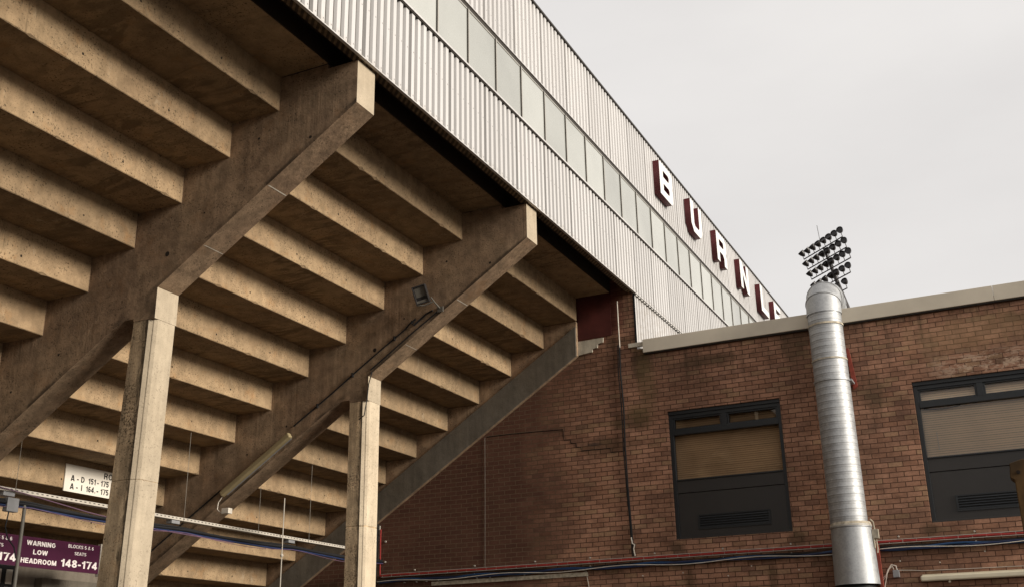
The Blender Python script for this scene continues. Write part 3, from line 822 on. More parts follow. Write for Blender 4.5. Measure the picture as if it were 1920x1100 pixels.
MB().box((-5.745, D - 0.05, 6.865), (9.0, D - 0.004, 6.8845)).build('fascia_shadow_line', M['trim_dark'], bld)  # dark strip draws the shadow line under the fascia
box('lintel_stub', (-6.02, D - 0.05, 7.015), (-5.758, D - 0.002, 7.085), M['cream_stone'], bld)
MB().prism([(-6.985, 7.015), (-6.70, 7.045), (-6.69, 7.10), (-6.60, 7.11), (-6.585, 7.175), (-6.49, 7.19), (-6.48, 7.275), (-6.982, 7.268)], 'y', D - 0.03, D - 0.001).build('stone_block', M['cream_stone'], bld)
MB().box((-6.96, D - 0.012, 7.30), (-6.33, D - 0.002, 8.3)).build('painted_panel', M['maroon_paint'], bld)
MB().box((-5.905, D - 0.010, 7.09), (-5.870, D - 0.001, 8.0)).build('edge_strip', M['black'], bld)
# stepped crack
cr = [(-8.799, 5.775), (-8.29, 5.775), (-7.792, 5.761), (-7.312, 5.742), (-7.305, 5.622), (-7.301, 5.556), (-7.182, 5.548), (-7.174, 5.486), (-7.085, 5.480), (-7.078, 5.411), (-6.989, 5.400),
      (-6.982, 5.335), (-6.457, 5.325), (-6.450, 5.255), (-6.24, 5.250)]
MB().tube([(x, D + 0.001, z) for x, z in cr], 0.009, 4).build('wall_crack', M['crack'], bld)

def window(w, blind, label, tone):
    x0, x1, z0, z1 = w
    fr = box('window_frame', (x0, D + 0.05, z0), (x0 + 0.065, D + 0.13, z1), M['charcoal'], bld)
    F = MB(); ya, yb = D + 0.05, D + 0.13
    F.box((x0 + 0.004, ya, z0), (x0 + 0.065, yb, z1 - 0.06)); F.box((x1 - 0.065, ya, z0), (x1 - 0.004, yb, z1 - 0.06))
    F.box((x0 + 0.004, ya - 0.02, z1 - 0.06), (x1 - 0.004, yb, z1 - 0.001)); F.box((x0 + 0.065, ya, z1 - 0.12), (x1 - 0.065, yb, z1 - 0.0605))
    zt = z1 - 0.40
    F.box((x0 + 0.065, ya - 0.004, zt), (x1 - 0.065, yb, zt + 0.085))
    xm = (x0 + x1) / 2
    F.box((xm - 0.045, ya - 0.002, zt + 0.085), (xm + 0.045, yb, z1 - 0.12))
    zs = z0 + 0.945
    F.box((x0 + 0.065, ya - 0.004, zs - 0.01), (x1 - 0.065, yb, zs + 0.012))
    for a, c in ((x0 + 0.065, xm - 0.045), (xm + 0.045, x1 - 0.065)):     # inner sashes
        p, q = zt + 0.085, z1 - 0.12
        F.box((a, ya + 0.015, p), (a + 0.03, yb, q)); F.box((c - 0.03, ya + 0.015, p), (c, yb, q))
        F.box((a + 0.03, ya + 0.015, p), (c - 0.03, yb, p + 0.025)); F.box((a + 0.03, ya + 0.015, q - 0.025), (c - 0.03, yb, q))
    bpy.data.objects.remove(fr)
    fr = F.build('window_frame', M['charcoal'], bld, bevel=0.004)
    fr['label'] = label
    og = root_loc(fr)
    G = MB()
    for a, c, p, q in ((x0 + 0.06, x1 - 0.06, zs, zt + 0.01), (x0 + 0.06, xm - 0.04, zt + 0.08, z1 - 0.11), (xm + 0.04, x1 - 0.06, zt + 0.08, z1 - 0.11)):
        G.add([(a, D + 0.10, p), (c, D + 0.10, p), (c, D + 0.10, q), (a, D + 0.10, q)], [(0, 1, 2, 3)])
    G.build('glass_pane', M['glass'], fr, org=og)
    B = MB(); z = zs + 0.005; i = 0
    while z < z1 - 0.1:
        j = 0.0015 * math.sin(i * 1.7) + 0.0012 * random.random(); e_ = random.uniform(-0.0012, 0.0012)
        B.add([(x0 + 0.05, D + 0.168 + j, z), (x1 - 0.05, D + 0.168 + j, z + e_), (x1 - 0.05, D + 0.180, z + 0.0332 + e_), (x0 + 0.05, D + 0.180, z + 0.0332)], [(0, 1, 2, 3)])
        z += 0.034; i += 1
    B.build('blind', blind, fr, org=og)
    P = MB()
    P.box((x0 + 0.065, ya + 0.012, zs - 0.205), (x1 - 0.065, yb, zs - 0.0105))
    P.box((x0 + 0.065, ya + 0.020, z0 + 0.03), (x1 - 0.065, yb, zs - 0.213))
    P.box((x0 + 0.01, ya - 0.03, z0 + 0.001), (x1 - 0.01, ya + 0.0195, z0 + 0.028))
    P.build('lower_panel', M['charcoal_panel'], fr, org=og, bevel=0.003)
    V = MB(); a, c, p, q = x0 + 0.37, x1 - 0.33, z0 + 0.14, z0 + 0.375
    V.box((a, ya + 0.006, p), (a + 0.03, ya + 0.0195, q)); V.box((c - 0.03, ya + 0.006, p), (c, ya + 0.0195, q))
    V.box((a + 0.03, ya + 0.006, p), (c - 0.03, ya + 0.0195, p + 0.03)); V.box((a + 0.03, ya + 0.006, q - 0.02), (c - 0.03, ya + 0.0195, q))
    V.add([(a + 0.03, ya + 0.0185, p + 0.03), (c - 0.03, ya + 0.0185, p + 0.03), (c - 0.03, ya + 0.0185, q - 0.02), (a + 0.03, ya + 0.0185, q - 0.02)], [(0, 1, 2, 3)], 1)
    n = 5; h = (q - p - 0.05) / n
    for i in range(n):
        z = p + 0.03 + h * i
        V.add([(a + 0.03, ya + 0.002, z + 0.002), (c - 0.03, ya + 0.002, z + 0.002), (c - 0.03, ya + 0.017, z + h * 0.62), (a + 0.03, ya + 0.017, z + h * 0.62)], [(0, 1, 2, 3)])
    V.build('vent_grille', [M['charcoal'], M['black']], fr, org=og)
    return fr
fa = window(w1, M['blind_dark'], 'window with blinds toned dark for its reflection', 0)
fb = window(w2, M['blind_light'], 'window with cream blinds', 1)
MB().tube([(-1.43 + 0.52 * i / 10, D + 0.125, 5.415 - 0.03 * math.sin(math.pi * i / 10)) for i in range(11)], 0.006, 6).build('blind_cord', M['black'], fb, org=root_loc(fb))
MB().tube([(-1.30, D + 0.155, 5.05), (-1.295, D + 0.155, 4.78)], 0.006, 6).build('blind_cord', M['white_cable'], fb, org=root_loc(fb))

# ------------------------------------------------------------------ duct
duct = thing('ventilation_duct', 'tall galvanised round duct rising up the brick wall and bending over the parapet', 'duct', (-2.65, 16.85, 0))
cx, cy = -2.65, 16.85
b = MB(); C, Nn, Rr = [], [], []
z = 3.72; r0 = 0.268
while z < 6.90:
    r = r0 - 0.012 * (z - 3.72) / 3.3
    for dz, dr in ((0, 0.0), (0.092, 0.0), (0.095, 0.0028), (0.104, 0.0028), (0.107, 0.0)):
        C.append((cx, cy, z + dz)); Nn.append((0, 0, 1)); Rr.append(r + dr)
    z += 0.108
b.rings(C, Nn, Rr); b.build('pipe', M['galv'], duct, smooth=True)
ztop = z
b = MB(); br = 0.39; re = 0.268; C, Nn, Rr = [], [], []
gores = [0, 30, 60, 90, 117, 144]
for gi, gdeg in enumerate(gores):
    a = math.radians(gdeg)
    c0 = Vector((cx, cy + br - br * math.cos(a), ztop + br * math.sin(a))); nn = Vector((0, math.sin(a), math.cos(a)))
    if gi:
        for off, dr in ((-0.016, 0), (-0.013, 0.010), (0.013, 0.010), (0.016, 0)):
            C.append(c0 + nn * off); Nn.append(nn); Rr.append(re + dr)
    else:
        C.append(c0); Nn.append(nn); Rr.append(re)
a = math.radians(144); last = Vector((cx, cy + br - br * math.cos(a), ztop + br * math.sin(a))) + Vector((0, math.sin(a), math.cos(a))) * 0.5
C.append(last); Nn.append((0, math.sin(a), math.cos(a))); Rr.append(re)
b.rings(C, Nn, Rr); b.build('elbow', M['galv_plain'], duct, smooth=True)
b = MB()
for zz, h, rr in ((6.76, 0.03, 0.274), (6.20, 0.022, 0.274)):
    b.rings([(cx, cy, zz), (cx, cy, zz + h)], [(0, 0, 1)] * 2, [rr - 0.004, rr - 0.004], cap=False)
b.build('sealant_band', M['sealant'], duct, smooth=True)
b = MB(); b.rings([(cx, cy, 5.86), (cx, cy, 5.865), (cx, cy, 5.895), (cx, cy, 5.90)], [(0, 0, 1)] * 4, [0.262, 0.275, 0.275, 0.262])
b.box((cx + 0.22, cy - 0.04, 5.865), (cx + 0.30, cy + 0.22, 5.895))
b.build('clamp', M['galv'], duct, smooth=True)
b = MB(); cx2 = -2.63
b.rings([(cx2, cy, 2.86), (cx2, cy, 2.88), (cx2, cy, 3.36), (cx2, cy, 3.39), (cx2, cy, 3.66), (cx2, cy, 3.67), (cx2, cy, 3.70), (cx2, cy, 3.725)], [(0, 0, 1)] * 8,
        [0.322, 0.316, 0.303, 0.298, 0.290, 0.300, 0.300, 0.270])
b.build('lower_sleeve', M['galv_plain'], duct, smooth=True)
b = MB(); b.rings([(cx2, cy, 3.685), (cx2, cy, 3.745)], [(0, 0, 1)] * 2, [0.303, 0.283]); b.build('collar', M['sealant'], duct, smooth=True)
b = MB(); b.rings([(cx2, cy, 0), (cx2, cy, 2.84), (cx2, cy, 2.861)], [(0, 0, 1)] * 3, [0.25, 0.25, 0.318], cap=True); b.build('base_pipe', M['black'], duct, smooth=True)
b = MB(); b.tube([(-2.345, 16.83, 3.78), (-2.31, 16.85, 3.74), (-2.30, 16.86, 3.60), (-2.29, 16.86, 3.36), (-2.30, 16.86, 3.30)], 0.011, 6)
b.box((-2.335, 16.80, 3.50), (-2.25, 16.88, 3.63)); b.box((-2.33, 16.80, 3.36), (-2.315, 16.88, 3.50))
b.build('damper_bracket', M['sealant'], duct)
b = MB()
b.prism([(-2.425, 6.46), (-2.385, 6.46), (-2.315, 5.84), (-2.385, 5.80)], 'y', D - 0.10, D - 0.06)
b.prism([(-2.425, 6.46), (-2.41, 6.46), (-2.37, 5.82), (-2.39, 5.81)], 'y', D - 0.06, D - 0.003)
b.box((-2.46, D - 0.13, 5.86), (-2.37, D - 0.05, 5.90))
b.build('wall_bracket', M['red_steel'], duct)
b = MB(); b.box((-2.345, D - 0.16, 2.0), (-2.30, D - 0.10, 3.44)); b.box((-2.33, D - 0.10, 2.0), (-2.32, D - 0.002, 3.44))
b.build('wall_bracket', M['red_steel'], duct)

# ------------------------------------------------------------------ cable tray on the brick wall
tr = thing('wall_cable_tray', 'white tray with red cable fixed across the brick wall under the windows', 'cable tray', (-5.5, D, 3.48))
b = MB(); ty = D - 0.055
b.box((-10.93, ty, 3.498), (1.6, D - 0.02, 3.506)); b.box((-10.93, ty, 3.448), (1.6, D - 0.02, 3.455))
x = -10.9
while x < 1.6:
    b.box((x, ty + 0.001, 3.455), (x + 0.006, ty + 0.006, 3.498)); x += 0.19
b.build('basket', M['white_tray'], tr)
b = MB(); pts = [(-10.95 + i * 0.25, D - 0.038 + 0.003 * math.sin(i * 2.3), 3.477 + 0.005 * math.sin(i * 1.3)) for i in range(51)]
b.tube(pts, 0.019, 8)
b.tube([(-10.96, D - 0.04, 3.47), (-10.965, D - 0.04, 4.12), (-10.96, D - 0.04, 4.30)], 0.014, 8)
b.build('red_cable', M['red_cable'], tr)
b = MB(); b.box((-11.0, D - 0.04, 3.72), (-10.985, D - 0.01, 4.37)); b.build('riser_rail', M['white_tray'], tr)
b = MB()
for x in [-10.25, -9.05, -7.9, -6.9, -5.78, -4.66, -3.60, -2.02, -0.98, 0.1]:
    for zz in (3.545, 3.405):
        b.tube([(x, D - 0.03, zz), (x, D - 0.001, zz)], 0.013, 8)
for zz in (3.72, 4.08): b.tube([(-10.87, D - 0.03, zz), (-10.87, D - 0.001, zz)], 0.017, 8)
b.build('fixing_stud', M['white_tray'], tr)
cb = thing('wall_cable_bundle', 'dark blue and white cables sagging below the red cable on the brick wall', 'cables', (-5.5, D, 3.38))
def wav(x0, x1, z, y, r, amp, ph, fr_, m, nm='cable', par=cb):
    n = int((x1 - x0) / 0.12)
    p = [(x0 + (x1 - x0) * i / n, y + 0.006 * math.sin(i * 0.7 + ph), z + amp * math.sin((x0 + (x1 - x0) * i / n) * fr_ + ph)) for i in range(n + 1)]
    return MB().tube(p, r, 7).build(nm, m, par)
wav(-11.0, 1.6, 3.375, D - 0.045, 0.017, 0.022, 0.4, 4.1, M['blue'])
wav(-11.0, 1.6, 3.395, D - 0.03, 0.018, 0.010, 1.9, 3.1, M['black'])
wav(-11.0, 1.6, 3.365, D - 0.06, 0.012, 0.016, 2.4, 2.6, M['navy'])
wav(-11.0, 1.6, 3.362, D - 0.075, 0.006, 0.022, 1.1, 2.9, M['white_cable'])
MB().tube([(-11.03, D - 0.04, 4.4), (-11.04, D - 0.05, 3.5), (-11.05, D - 0.06, 3.38), (-10.95, D - 0.06, 3.34)], 0.022, 8).build('cable', M['black'], cb)

dc = thing('drop_cable', 'thin black and white cable hanging down the brick wall beside the left window', 'cable', (-6.18, D, 5.5))
b = MB(); P = [(-6.19, D - 0.02, 7.10), (-6.195, D - 0.03, 6.6), (-6.17, D - 0.03, 6.0), (-6.18, D - 0.035, 5.3), (-6.17, D - 0.03, 4.6), (-6.145, D - 0.03, 3.9), (-6.13, D - 0.03, 3.52)]
b.tube(P, 0.013, 6); b.tube([(p[0] - 0.03 - 0.01 * math.sin(i), p[1], p[2]) for i, p in enumerate(P)], 0.009, 6)
b.build('black_cable', M['black'], dc)
MB().tube([(-6.19, D - 0.02, 7.9), (-6.19, D - 0.02, 7.55), (-6.185, D - 0.022, 7.05)], 0.009, 6).build('white_cable', M['white_cable'], dc)
MB().tube([(-6.155, D - 0.045, 3.82), (-6.14, D - 0.05, 3.72), (-6.10, D - 0.05, 3.70), (-6.12, D - 0.05, 3.64), (-6.11, D - 0.05, 3.56), (-6.10, D - 0.05, 3.52)], 0.010, 6).build('white_cable', M['white_cable'], dc)
tag(MB().tube([(-8.83, D - 0.012, 5.76), (-8.835, D - 0.012, 4.8), (-8.85, D - 0.012, 3.51)], 0.0042, 6).build('wall_conduit', M['galv_rod'], org=Vector((-8.84, D, 3.5))),
    'thin pale conduit running straight down the dark brick wall from the end beam', 'conduit')
bt = thing('wall_batten', 'long stained timber batten fixed low on the brick wall below the cables', 'batten', (-8.2, D, 3.3))
MB().box((-9.9, D - 0.03, 3.255), (-6.95, D - 0.002, 3.318)).build('board', M['sealant'], bt)
b = MB()
for x in (-10.45, -10.2, -10.0, -9.75, -9.0, -8.75, -8.1): b.tube([(x, D - 0.045, 3.335), (x, D - 0.001, 3.335)], 0.009, 6)
b.build('screw', M['white_tray'], bt)
MB().tube([(-7.15, D - 0.01, 3.40), (-6.98, D - 0.01, 3.33), (-6.93, D - 0.01, 3.0), (-6.92, D - 0.01, 2.6)], 0.006, 6).build('wire', M['joint'], bt)

# junction box and tube light on the wall
jb = thing('junction_box', 'small grey junction box with pale looping wires right of the duct foot', 'junction box', (-2.12, D, 3.02))
MB().box((-2.165, D - 0.055, 2.965), (-2.075, D - 0.002, 3.07)).build('case', M['grey_box'], jb, bevel=0.006)
b = MB(); b.tube([(-2.36, D - 0.03, 2.98), (-2.31, D - 0.04, 2.97), (-2.26, D - 0.05, 3.00), (-2.21, D - 0.05, 3.09), (-2.16, D - 0.05, 3.125), (-2.145, D - 0.04, 3.08)], 0.008, 6)
b.tube([(-2.35, D - 0.03, 2.90), (-2.27, D - 0.045, 2.98), (-2.23, D - 0.05, 3.07), (-2.17, D - 0.055, 3.145), (-2.11, D - 0.05, 3.13), (-2.10, D - 0.04, 3.07)], 0.008, 6)
b.tube([(-2.33, D - 0.03, 2.6), (-2.30, D - 0.03, 2.85), (-2.25, D - 0.05, 3.0)], 0.007, 6)
b.tube([(-2.08, D - 0.03, 3.065), (-1.9, D - 0.02, 3.055), (-1.76, D - 0.02, 3.04), (-1.3, D - 0.015, 3.035), (1.0, D - 0.015, 3.02)], 0.004, 5)
b.build('wire', M['white_cable'], jb)
tl = thing('wall_tube_light', 'long cream batten light fitting low on the brick wall under the right window', 'light fitting', (-1.0, D, 2.93))
MB().box((-1.79, D - 0.10, 2.885), (-0.10, D - 0.02, 2.965)).build('diffuser', M['cream_plastic'], tl, bevel=0.02)
MB().box((-1.77, D - 0.022, 2.955), (-0.12, D - 0.002, 2.985)).build('base_plate', M['cream_plastic'], tl)
MB().box((-1.42, D - 0.07, 2.855), (-1.39, D - 0.05, 2.886)).build('clip', M['cream_plastic'], tl)
sd = random.Random(3)
for i in range(11):
    x = -5.9 + i * 0.62 + sd.uniform(-0.2, 0.2); z = 3.22 + sd.uniform(-0.1, 0.06)
    if -3.1 < x < -2.1: continue
    tag(MB().tube([(x, D - 0.018, z), (x, D + 0.004, z)], 0.011, 7).build('wall_plug', M['joint'], org=Vector((x, D, z))),
        'small pale wall plug left in the brickwork below the cables', 'wall plug', 'wall plugs scattered below the cables')

# ------------------------------------------------------------------ fittings on the middle raker
RYm = RY[3]
def along(x, up): return (x, zbot(x) + up)
cd = thing('beam_conduit', 'thin dark conduits clipped along the side of the middle sloping beam', 'conduit', (-9.0, RYm, 5.5))
b = MB()
pts = [(-7.75, RYm - 0.02, 6.54)] + [(x, RYm - 0.018, zbot(x) + 0.215 + 0.006 * math.sin(x * 5)) for x in (-7.9, -8.3, -8.7, -9.1, -9.5, -9.76)]
b.tube(pts, 0.011, 6)
pts = [(x, RYm - 0.016, zbot(x) + 0.055 + 0.006 * math.sin(x * 7)) for x in (-7.35, -7.8, -8.2, -8.45)]
b.tube(pts, 0.010, 6)
b.tube([(-8.42, RYm - 0.012, 5.88), (-8.47, RYm - 0.014, 5.7), (-8.49, RYm - 0.014, 5.5), (-8.53, RYm - 0.016, 5.25), (-8.62, RYm - 0.014, 5.2)], 0.008, 6)
for x in (-8.05, -8.75, -9.35): b.box((x - 0.012, RYm - 0.034, zbot(x) + 0.185), (x + 0.012, RYm - 0.002, zbot(x) + 0.245))
b.build('pipe', M['black'], cd)
b = MB()
for x in (-10.98, -11.5, -12.1): pass
b.tube([(x, RYm - 0.018, zbot(x) + 0.22) for x in (-11.05, -11.5, -12.0, -12.6)], 0.011, 6)
b.build('pipe', M['black'], cd)
tb = thing('beam_tube_light', 'long yellowed tube light fitted along the middle sloping beam', 'light fitting', (-10.35, RYm, 4.7))
d = Vector((1, 0, 0.6413)).normalized(); up = Vector((-d.z, 0, d.x))
def slab(c0, c1, h, y0, y1):
    b = MB(); c0, c1 = Vector(c0), Vector(c1)
    q = [c0 - up * h / 2, c1 - up * h / 2, c1 + up * h / 2, c0 + up * h / 2]
    b.prism([(p.x, p.z) for p in q], 'y', y0, y1); return b
slab((-10.97, 0, 4.325), (-9.77, 0, 5.095), 0.085, RYm - 0.115, RYm - 0.035).build('diffuser', M['old_diffuser'], tb, bevel=0.018)
slab((-10.93, 0, 4.35), (-9.81, 0, 5.07), 0.06, RYm - 0.035, RYm - 0.002).build('base_plate', M['grey_box'], tb)
MB().box((-10.93, RYm - 0.10, 4.04), (-10.80, RYm - 0.01, 4.12)).build('terminal_box', M['white_cable'], tb, bevel=0.004)
MB().tube([(-10.97, RYm - 0.05, 4.30), (-11.04, RYm - 0.05, 4.22), (-11.05, RYm - 0.05, 4.12), (-10.99, RYm - 0.05, 4.07), (-10.92, RYm - 0.05, 4.08)], 0.007, 6).build('wire', M['white_cable'], tb)

fl = thing('beam_floodlight', 'small black square floodlight bracketed off the middle sloping beam', 'floodlight', (-7.4, RYm - 0.15, 6.8))
ax = Vector((0.30, -0.90, -0.30)).normalized(); sx = Vector((0.95, 0.30, 0.0)).normalized()
sx = (sx - ax * sx.dot(ax)).normalized(); sz = sx.cross(ax).normalized()
if sz.z < 0: sz = -sz
tilt = Matrix.Rotation(math.radians(14), 3, ax); sx = tilt @ sx; sz = tilt @ sz
c0 = Vector((-7.50, RYm - 0.22, 6.83))
def fbox(b, u0, u1, v0, v1, w0, w1, mi=0):
    vs = [c0 + sx * u + sz * v + ax * w for w in (w0, w1) for u, v in ((u0, v0), (u1, v0), (u1, v1), (u0, v1))]
    return b.add(vs, [(0, 1, 2, 3), (7, 6, 5, 4), (0, 1, 5, 4), (1, 2, 6, 5), (2, 3, 7, 6), (3, 0, 4, 7)], mi)
b = MB(); hw, hh = 0.100, 0.130
fbox(b, -hw, hw, -hh, hh, -0.09, -0.02)
fbox(b, -hw, -hw + 0.018, -hh, hh, -0.02, 0.02); fbox(b, hw - 0.018, hw, -hh, hh, -0.02, 0.02)
fbox(b, -hw + 0.018, hw - 0.018, -hh, -hh + 0.018, -0.02, 0.02); fbox(b, -hw + 0.018, hw - 0.018, hh - 0.018, hh, -0.02, 0.02)
b.build('housing', M['lamp_dark'], fl, bevel=0.004)
b = MB(); fbox(b, -0.075, 0.075, -0.03, 0.108, -0.018, -0.012); b.build('reflector', M['post_grey'], fl)
b = MB(); fbox(b, -0.088, 0.088, -0.118, -0.078, -0.018, 0.004); b.build('hood', M['post_grey'], fl)
b = MB(); e = c0 - sz * hh + sx * 0.10
b.tube([e + sz * 0.05 + sx * 0.03, e + sx * 0.06 - sz * 0.03, Vector((-7.30, RYm - 0.03, 6.66)), Vector((-7.30, RYm - 0.002, 6.66))], 0.010, 6)
b.tube([c0 - sz * hh - sx * 0.1, c0 - sz * (hh + 0.03), e + sx * 0.04 - sz * 0.02], 0.011, 6)
b.box((-7.34, RYm - 0.02, 6.60), (-7.25, RYm - 0.002, 6.68))
b.build('bracket', M['post_grey'], fl)
b = MB(); b.tube([(-7.40, RYm - 0.05, 6.63), (-7.52, RYm - 0.03, 6.60), (-7.62, RYm - 0.02, 6.54), (-7.72, RYm - 0.03, 6.46), (-7.76, RYm - 0.03, 6.50), (-7.70, RYm - 0.02, 6.56)], 0.014, 6)
b.build('cable', M['black'], fl)

# ------------------------------------------------------------------ under-stand tray, cables, hangers
XT = -10.9
ut = thing('hanging_cable_tray', 'long perforated white cable tray hung beneath the terraces behind the columns', 'cable tray', (XT, 10, 3.86))
b = MB(); b.box((XT - 0.10, 1.0, 3.84), (XT + 0.0, 16.6, 3.846)); b.box((XT - 0.004, 1.0, 3.846), (XT, 16.6, 3.882))
y = 7.6
while y < 16.5:
    b.box((XT + 0.0002, y, 3.860), (XT + 0.0014, y + 0.032, 3.870), 1); y += 0.075
b.build('channel', [M['white_tray'], M['black']], ut)
b = MB()
for y, ztp in ((9.09, 4.60), (11.96, 4.60), (13.6, 4.60), (14.9, 4.60)):
    MB().tube([(XT + 0.005, y, 3.84), (XT + 0.008, y, ztp + 0.55)], 0.0028, 5).build('hanger_rod', M['galv_rod'], ut)
b = MB()
for y in (8.95, 11.75, 14.4): MB().box((XT - 0.12, y, 3.79), (XT - 0.02, y + 0.16, 3.839)).build('bracket', M['grey_box'], ut)
ub = thing('hanging_cable_bundle', 'thick bundle of dark blue cables slung beneath the white tray under the terraces', 'cables', (XT, 10, 3.7))
for i, (dx_, dz_, r, m) in enumerate(((0, 0, 0.022, 'navy'), (0.03, 0.015, 0.02, 'black'), (-0.03, 0.01, 0.02, 'navy'), (0.01, 0.035, 0.018, 'black'), (0.025, -0.02, 0.014, 'navy'), (0.045, -0.03, 0.0038, 'pink_cable'))):
    n = 60; p = []
    for j in range(n + 1):
        y = 1.0 + 16.1 * j / n
        sag = -0.035 * abs(math.sin((y - 9.3) * math.pi / 2.6)) * (1.6 if m == 'pink_cable' else 1)
        p.append((XT + dx_ + 0.008 * math.sin(j * 0.9 + i), y, 3.705 + dz_ + sag + 0.006 * math.sin(j * 0.7 + 2 * i)))
    MB().tube(p, r, 7).build('cable', M[m], ub)
b = MB(); b.tube([(XT + 0.02, 8.0, 3.93), (XT + 0.02, 9.2, 3.84), (XT + 0.03, 10.2, 3.74), (XT + 0.04, 11.4, 3.66), (XT + 0.04, 13, 3.64)], 0.006, 6); b.build('cable', M['pink_cable'], ub)
rd = thing('hanger_pole', 'thin bright vertical rod hanging under the terraces left of the far column', 'rod', (XT, 14.15, 0))
MB().tube([(XT + 0.05, 14.15, 0.0), (XT + 0.05, 14.15, 4.45)], 0.008, 6).build('rod', M['white_tray'], rd)
b = MB(); b.rings([(XT + 0.05, 14.15, 3.56 + 0.028 * math.sin(a)) for a in [-1.5, -0.8, 0, 0.8, 1.5]], [(0, 0, 1)] * 5, [0.028 * math.cos(a) for a in [-1.5, -0.8, 0, 0.8, 1.5]], seg=12)
b.build('knob', M['white_tray'], rd, smooth=True)
pl = thing('steel_post', 'slim dark steel post with a cable curling off it beside the maroon sign', 'post', (XT, 9.23, 0))
b = MB(); b.tube([(XT + 0.03, 9.23, 0), (XT + 0.03, 9.23, 3.66), (XT + 0.02, 9.22, 3.72)], 0.021, 10); b.build('tube', M['post_grey'], pl, smooth=True)
b = MB(); b.box((XT - 0.02, 8.96, 3.60), (XT + 0.06, 9.12, 3.76)); b.build('clamp_box', M['grey_box'], pl, bevel=0.006)
b = MB(); b.tube([(XT + 0.05, 9.0, 3.60), (XT + 0.05, 8.98, 3.42), (XT + 0.05, 9.03, 3.30), (XT + 0.05, 9.14, 3.20), (XT + 0.05, 9.18, 3.08)], 0.008, 6); b.build('cable', M['black'], pl)

# ------------------------------------------------------------------ signs
XS = -11.9
sg = thing('headroom_sign', 'maroon board lettered WARNING LOW HEADROOM and BLOCKS 5 & 6 SEATS 148-174', 'sign', (XS, 10.2, 3.3))
MB().box((XS - 0.03, 8.55, 3.135), (XS, 11.455, 3.515)).build('board', M['sign_maroon'], sg)
MB().box((XS - 0.05, 11.458, 3.10), (XS + 0.01, 11.485, 3.54)).build('end_post', M['white_tray'], sg)
for yc in (11.115, 9.755):
    text_mesh('lettering', 'BLOCKS 5 & 6', 0.044, M['sign_text'], sg, yc, 3.462, XS, width=0.445, t=0.15)
    text_mesh('lettering', 'SEATS', 0.042, M['sign_text'], sg, yc, 3.372, XS, width=0.205, t=0.15)
    text_mesh('lettering', '148-174', 0.098, M['sign_text'], sg, yc, 3.235, XS, width=0.63)
text_mesh('lettering', 'WARNING', 0.060, M['sign_text'], sg, 10.445, 3.440, XS, width=0.465)
text_mesh('lettering', 'LOW', 0.060, M['sign_text'], sg, 10.445, 3.330, XS, width=0.235)
text_mesh('lettering', 'HEADROOM', 0.062, M['sign_text'], sg, 10.435, 3.215, XS, width=0.575)
XW = Xk(8) + 0.004
ws = thing('row_sign', 'white board with black row and seat numbers fixed to a terrace riser', 'sign', (XW, 11.4, 4.4))
MB().box((XW, 10.90, 4.225), (XW + 0.02, 12.25, 4.60)).build('board', M['sign_white'], ws)
xw = XW + 0.022
text_mesh('lettering', 'ROWS', 0.088, M['sign_black'], ws, 11.60, 4.530, XW + 0.02, width=0.36, align='LEFT')
for zc, parts in ((4.418, (('A', 11.005, .07), ('-', 11.115, .032), ('D', 11.19, .062), ('151', 11.325, .135), ('-', 11.485, .032), ('175', 11.555, .15))),
                  (4.303, (('A', 11.005, .07), ('-', 11.115, .032), ('I', 11.205, .018), ('164', 11.295, .145), ('.', 11.455, .014), ('-', 11.49, .034), ('175', 11.565, .15)))):
    for s_, yl, wd in parts:
        text_mesh('lettering', s_, 0.082, M['sign_black'], ws, yl, zc, XW + 0.02, width=wd, align='LEFT', t=0.20)
# room under the lower terraces
rm = thing('concourse_kiosk', 'grey rendered room below the lowest terraces behind the maroon sign', 'kiosk', (-12.75, 9, 0))
b = MB(); b.box((-12.75, 4.8, 0), (-12.85, 12.7, 3.35)); b.build('wall', M['room_wall'], rm)
b = MB(); b.box((-12.75, 11.15, 2.0), (-12.60, 12.6, 3.10)); b.build('hatch_box', M['band'], rm)
b = MB(); b.box((-12.70, 8.6, 2.2), (-12.749, 10.78, 3.24)); b.build('gate', M['black'], rm)
b = MB()
for zz in (2.30, 2.53, 2.76, 2.99):
    for yy in (10.44, 10.62, 10.26): b.box((-12.69, yy, zz), (-12.699, yy + 0.10, zz + 0.19))
b.build('gate_pane', M['white_tray'], rm)

# ------------------------------------------------------------------ floodlight mast
ML = Vector((-12.10, 80.0, 32.33))
mast = thing('floodlight_mast', 'tall leaning headframe of dark stadium floodlights behind the brick building', 'floodlight mast', (-11.6, 80.6, 0))
yaw = math.radians(46.7)
dbar = Vector((-math.sin(yaw), math.cos(yaw), 0)); fdir = Vector((-math.cos(yaw), -math.sin(yaw), 0))
tl_ = math.radians(17.5); sp = (fdir * math.sin(tl_) + Vector((0, 0, math.cos(tl_)))).normalized()
rows = [(0.0, -2.42, 2.42, 8), (0.84, -2.42, 2.42, 8), (1.68, -2.42, 2.42, 8), (2.62, -1.85, 2.45, 7), (3.55, -0.9, 1.7, 4)]
b = MB()
for s_, a, c, n in rows:
    b.tube([ML - sp * s_ + dbar * a, ML - sp * s_ + dbar * c], 0.048, 6)
b.build('crossbar', M['mast'], mast)
b = MB(); p0 = ML + sp * 0.1 - fdir * 0.1; p1 = ML - sp * 5.0 - fdir * 0.15
b.tube([p0, p1], [0.09, 0.20], 10); b.tube([p1, Vector((p1.x + 0.3, p1.y + 0.3, p1.z - 2.5)), Vector((p1.x + 0.3, p1.y + 0.3, 0))], [0.24, 0.3, 0.55], 12)
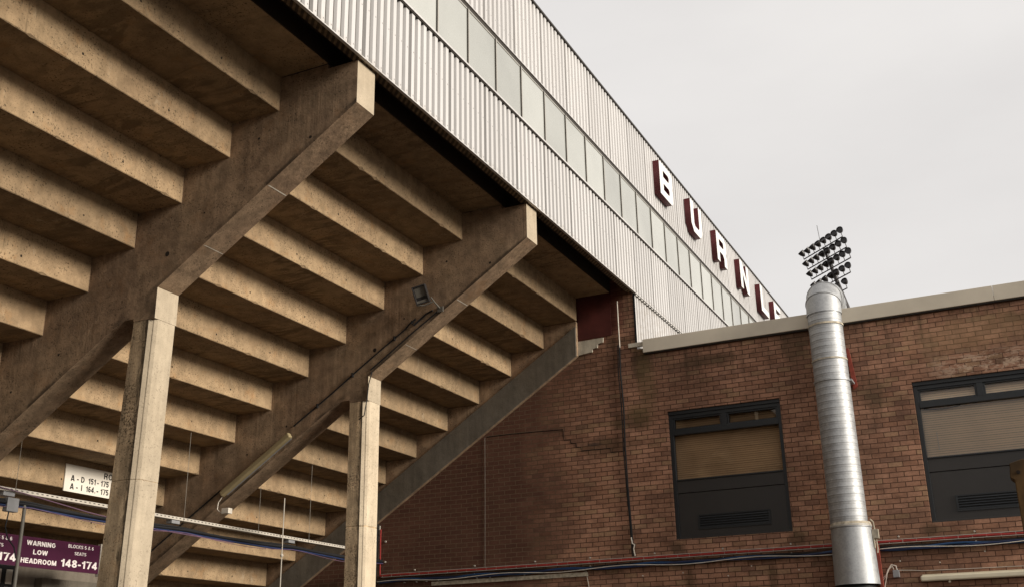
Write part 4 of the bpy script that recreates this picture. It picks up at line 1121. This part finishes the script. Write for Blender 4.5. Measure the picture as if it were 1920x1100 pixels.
b.build('pole', M['mast'], mast, smooth=True)
b = MB(); a0 = ML + dbar * 0.1 + sp * 0.2; b.tube([a0, a0 + Vector((-0.12, 0, 1.75))], 0.020, 5); b.build('antenna', M['mast'], mast)
def lamp_mesh():
    b = MB(); prof = [(-0.36, 0.025), (-0.32, 0.07), (-0.22, 0.15), (-0.08, 0.215), (0.08, 0.245), (0.13, 0.25), (0.13, 0.23), (0.06, 0.22), (0.05, 0.0)]
    b.rings([(0, p[0], 0) for p in prof], [(0, 1, 0)] * len(prof), [p[1] for p in prof], seg=16)
    return b
proto = None
for s_, a, c, n in rows:
    for i in range(n):
        f_ = i / (n - 1); off = a + (c - a) * f_
        base = ML - sp * s_ + dbar * off
        pos = base + sp * 0.52
        # right-hand lamps (near end) look straight at the yard, the others fan round towards the pitch
        v = ((off + 2.42) / 4.84)
        aim = (Vector((-0.12, -0.95, 0.12)).lerp(Vector((-0.55, -0.25, 0.75)), min(1, max(0, v)))).normalized()
        if proto is None:
            proto = lamp_mesh().build('lamp', M['lamp_dark'], mast, smooth=True, org=Vector((0, 0, 0))); o = proto
        else:
            o = copy_part(proto, mast)
        o.rotation_euler = aim.to_track_quat('Y', 'Z').to_euler()
        o.location = pos - root_loc(mast)
b = MB()
for s_, a, c, n in rows:
    for i in range(n):
        base = ML - sp * s_ + dbar * (a + (c - a) * i / (n - 1)); b.tube([base, base + sp * 0.36], 0.03, 5)
b.build('lamp_stem', M['mast'], mast)

# ------------------------------------------------------------------ rusty post at the right edge
rp_ = thing('rusty_post', 'rust brown post with a dark bolt hole at the right edge', 'post', (-0.08, 8.0, 0))
b = MB(); b.prism([(-0.165, 0), (0.06, 0), (0.06, 2.945), (-0.10, 2.945), (-0.175, 2.925), (-0.185, 2.83), (-0.160, 2.81)], 'y', 7.95, 8.10)
b.build('body', M['rust_post'], rp_, bevel=0.006)
MB().tube([(-0.13, 7.944, 2.86), (-0.13, 7.952, 2.86)], 0.013, 10).build('bolt_hole', M['hole'], rp_)
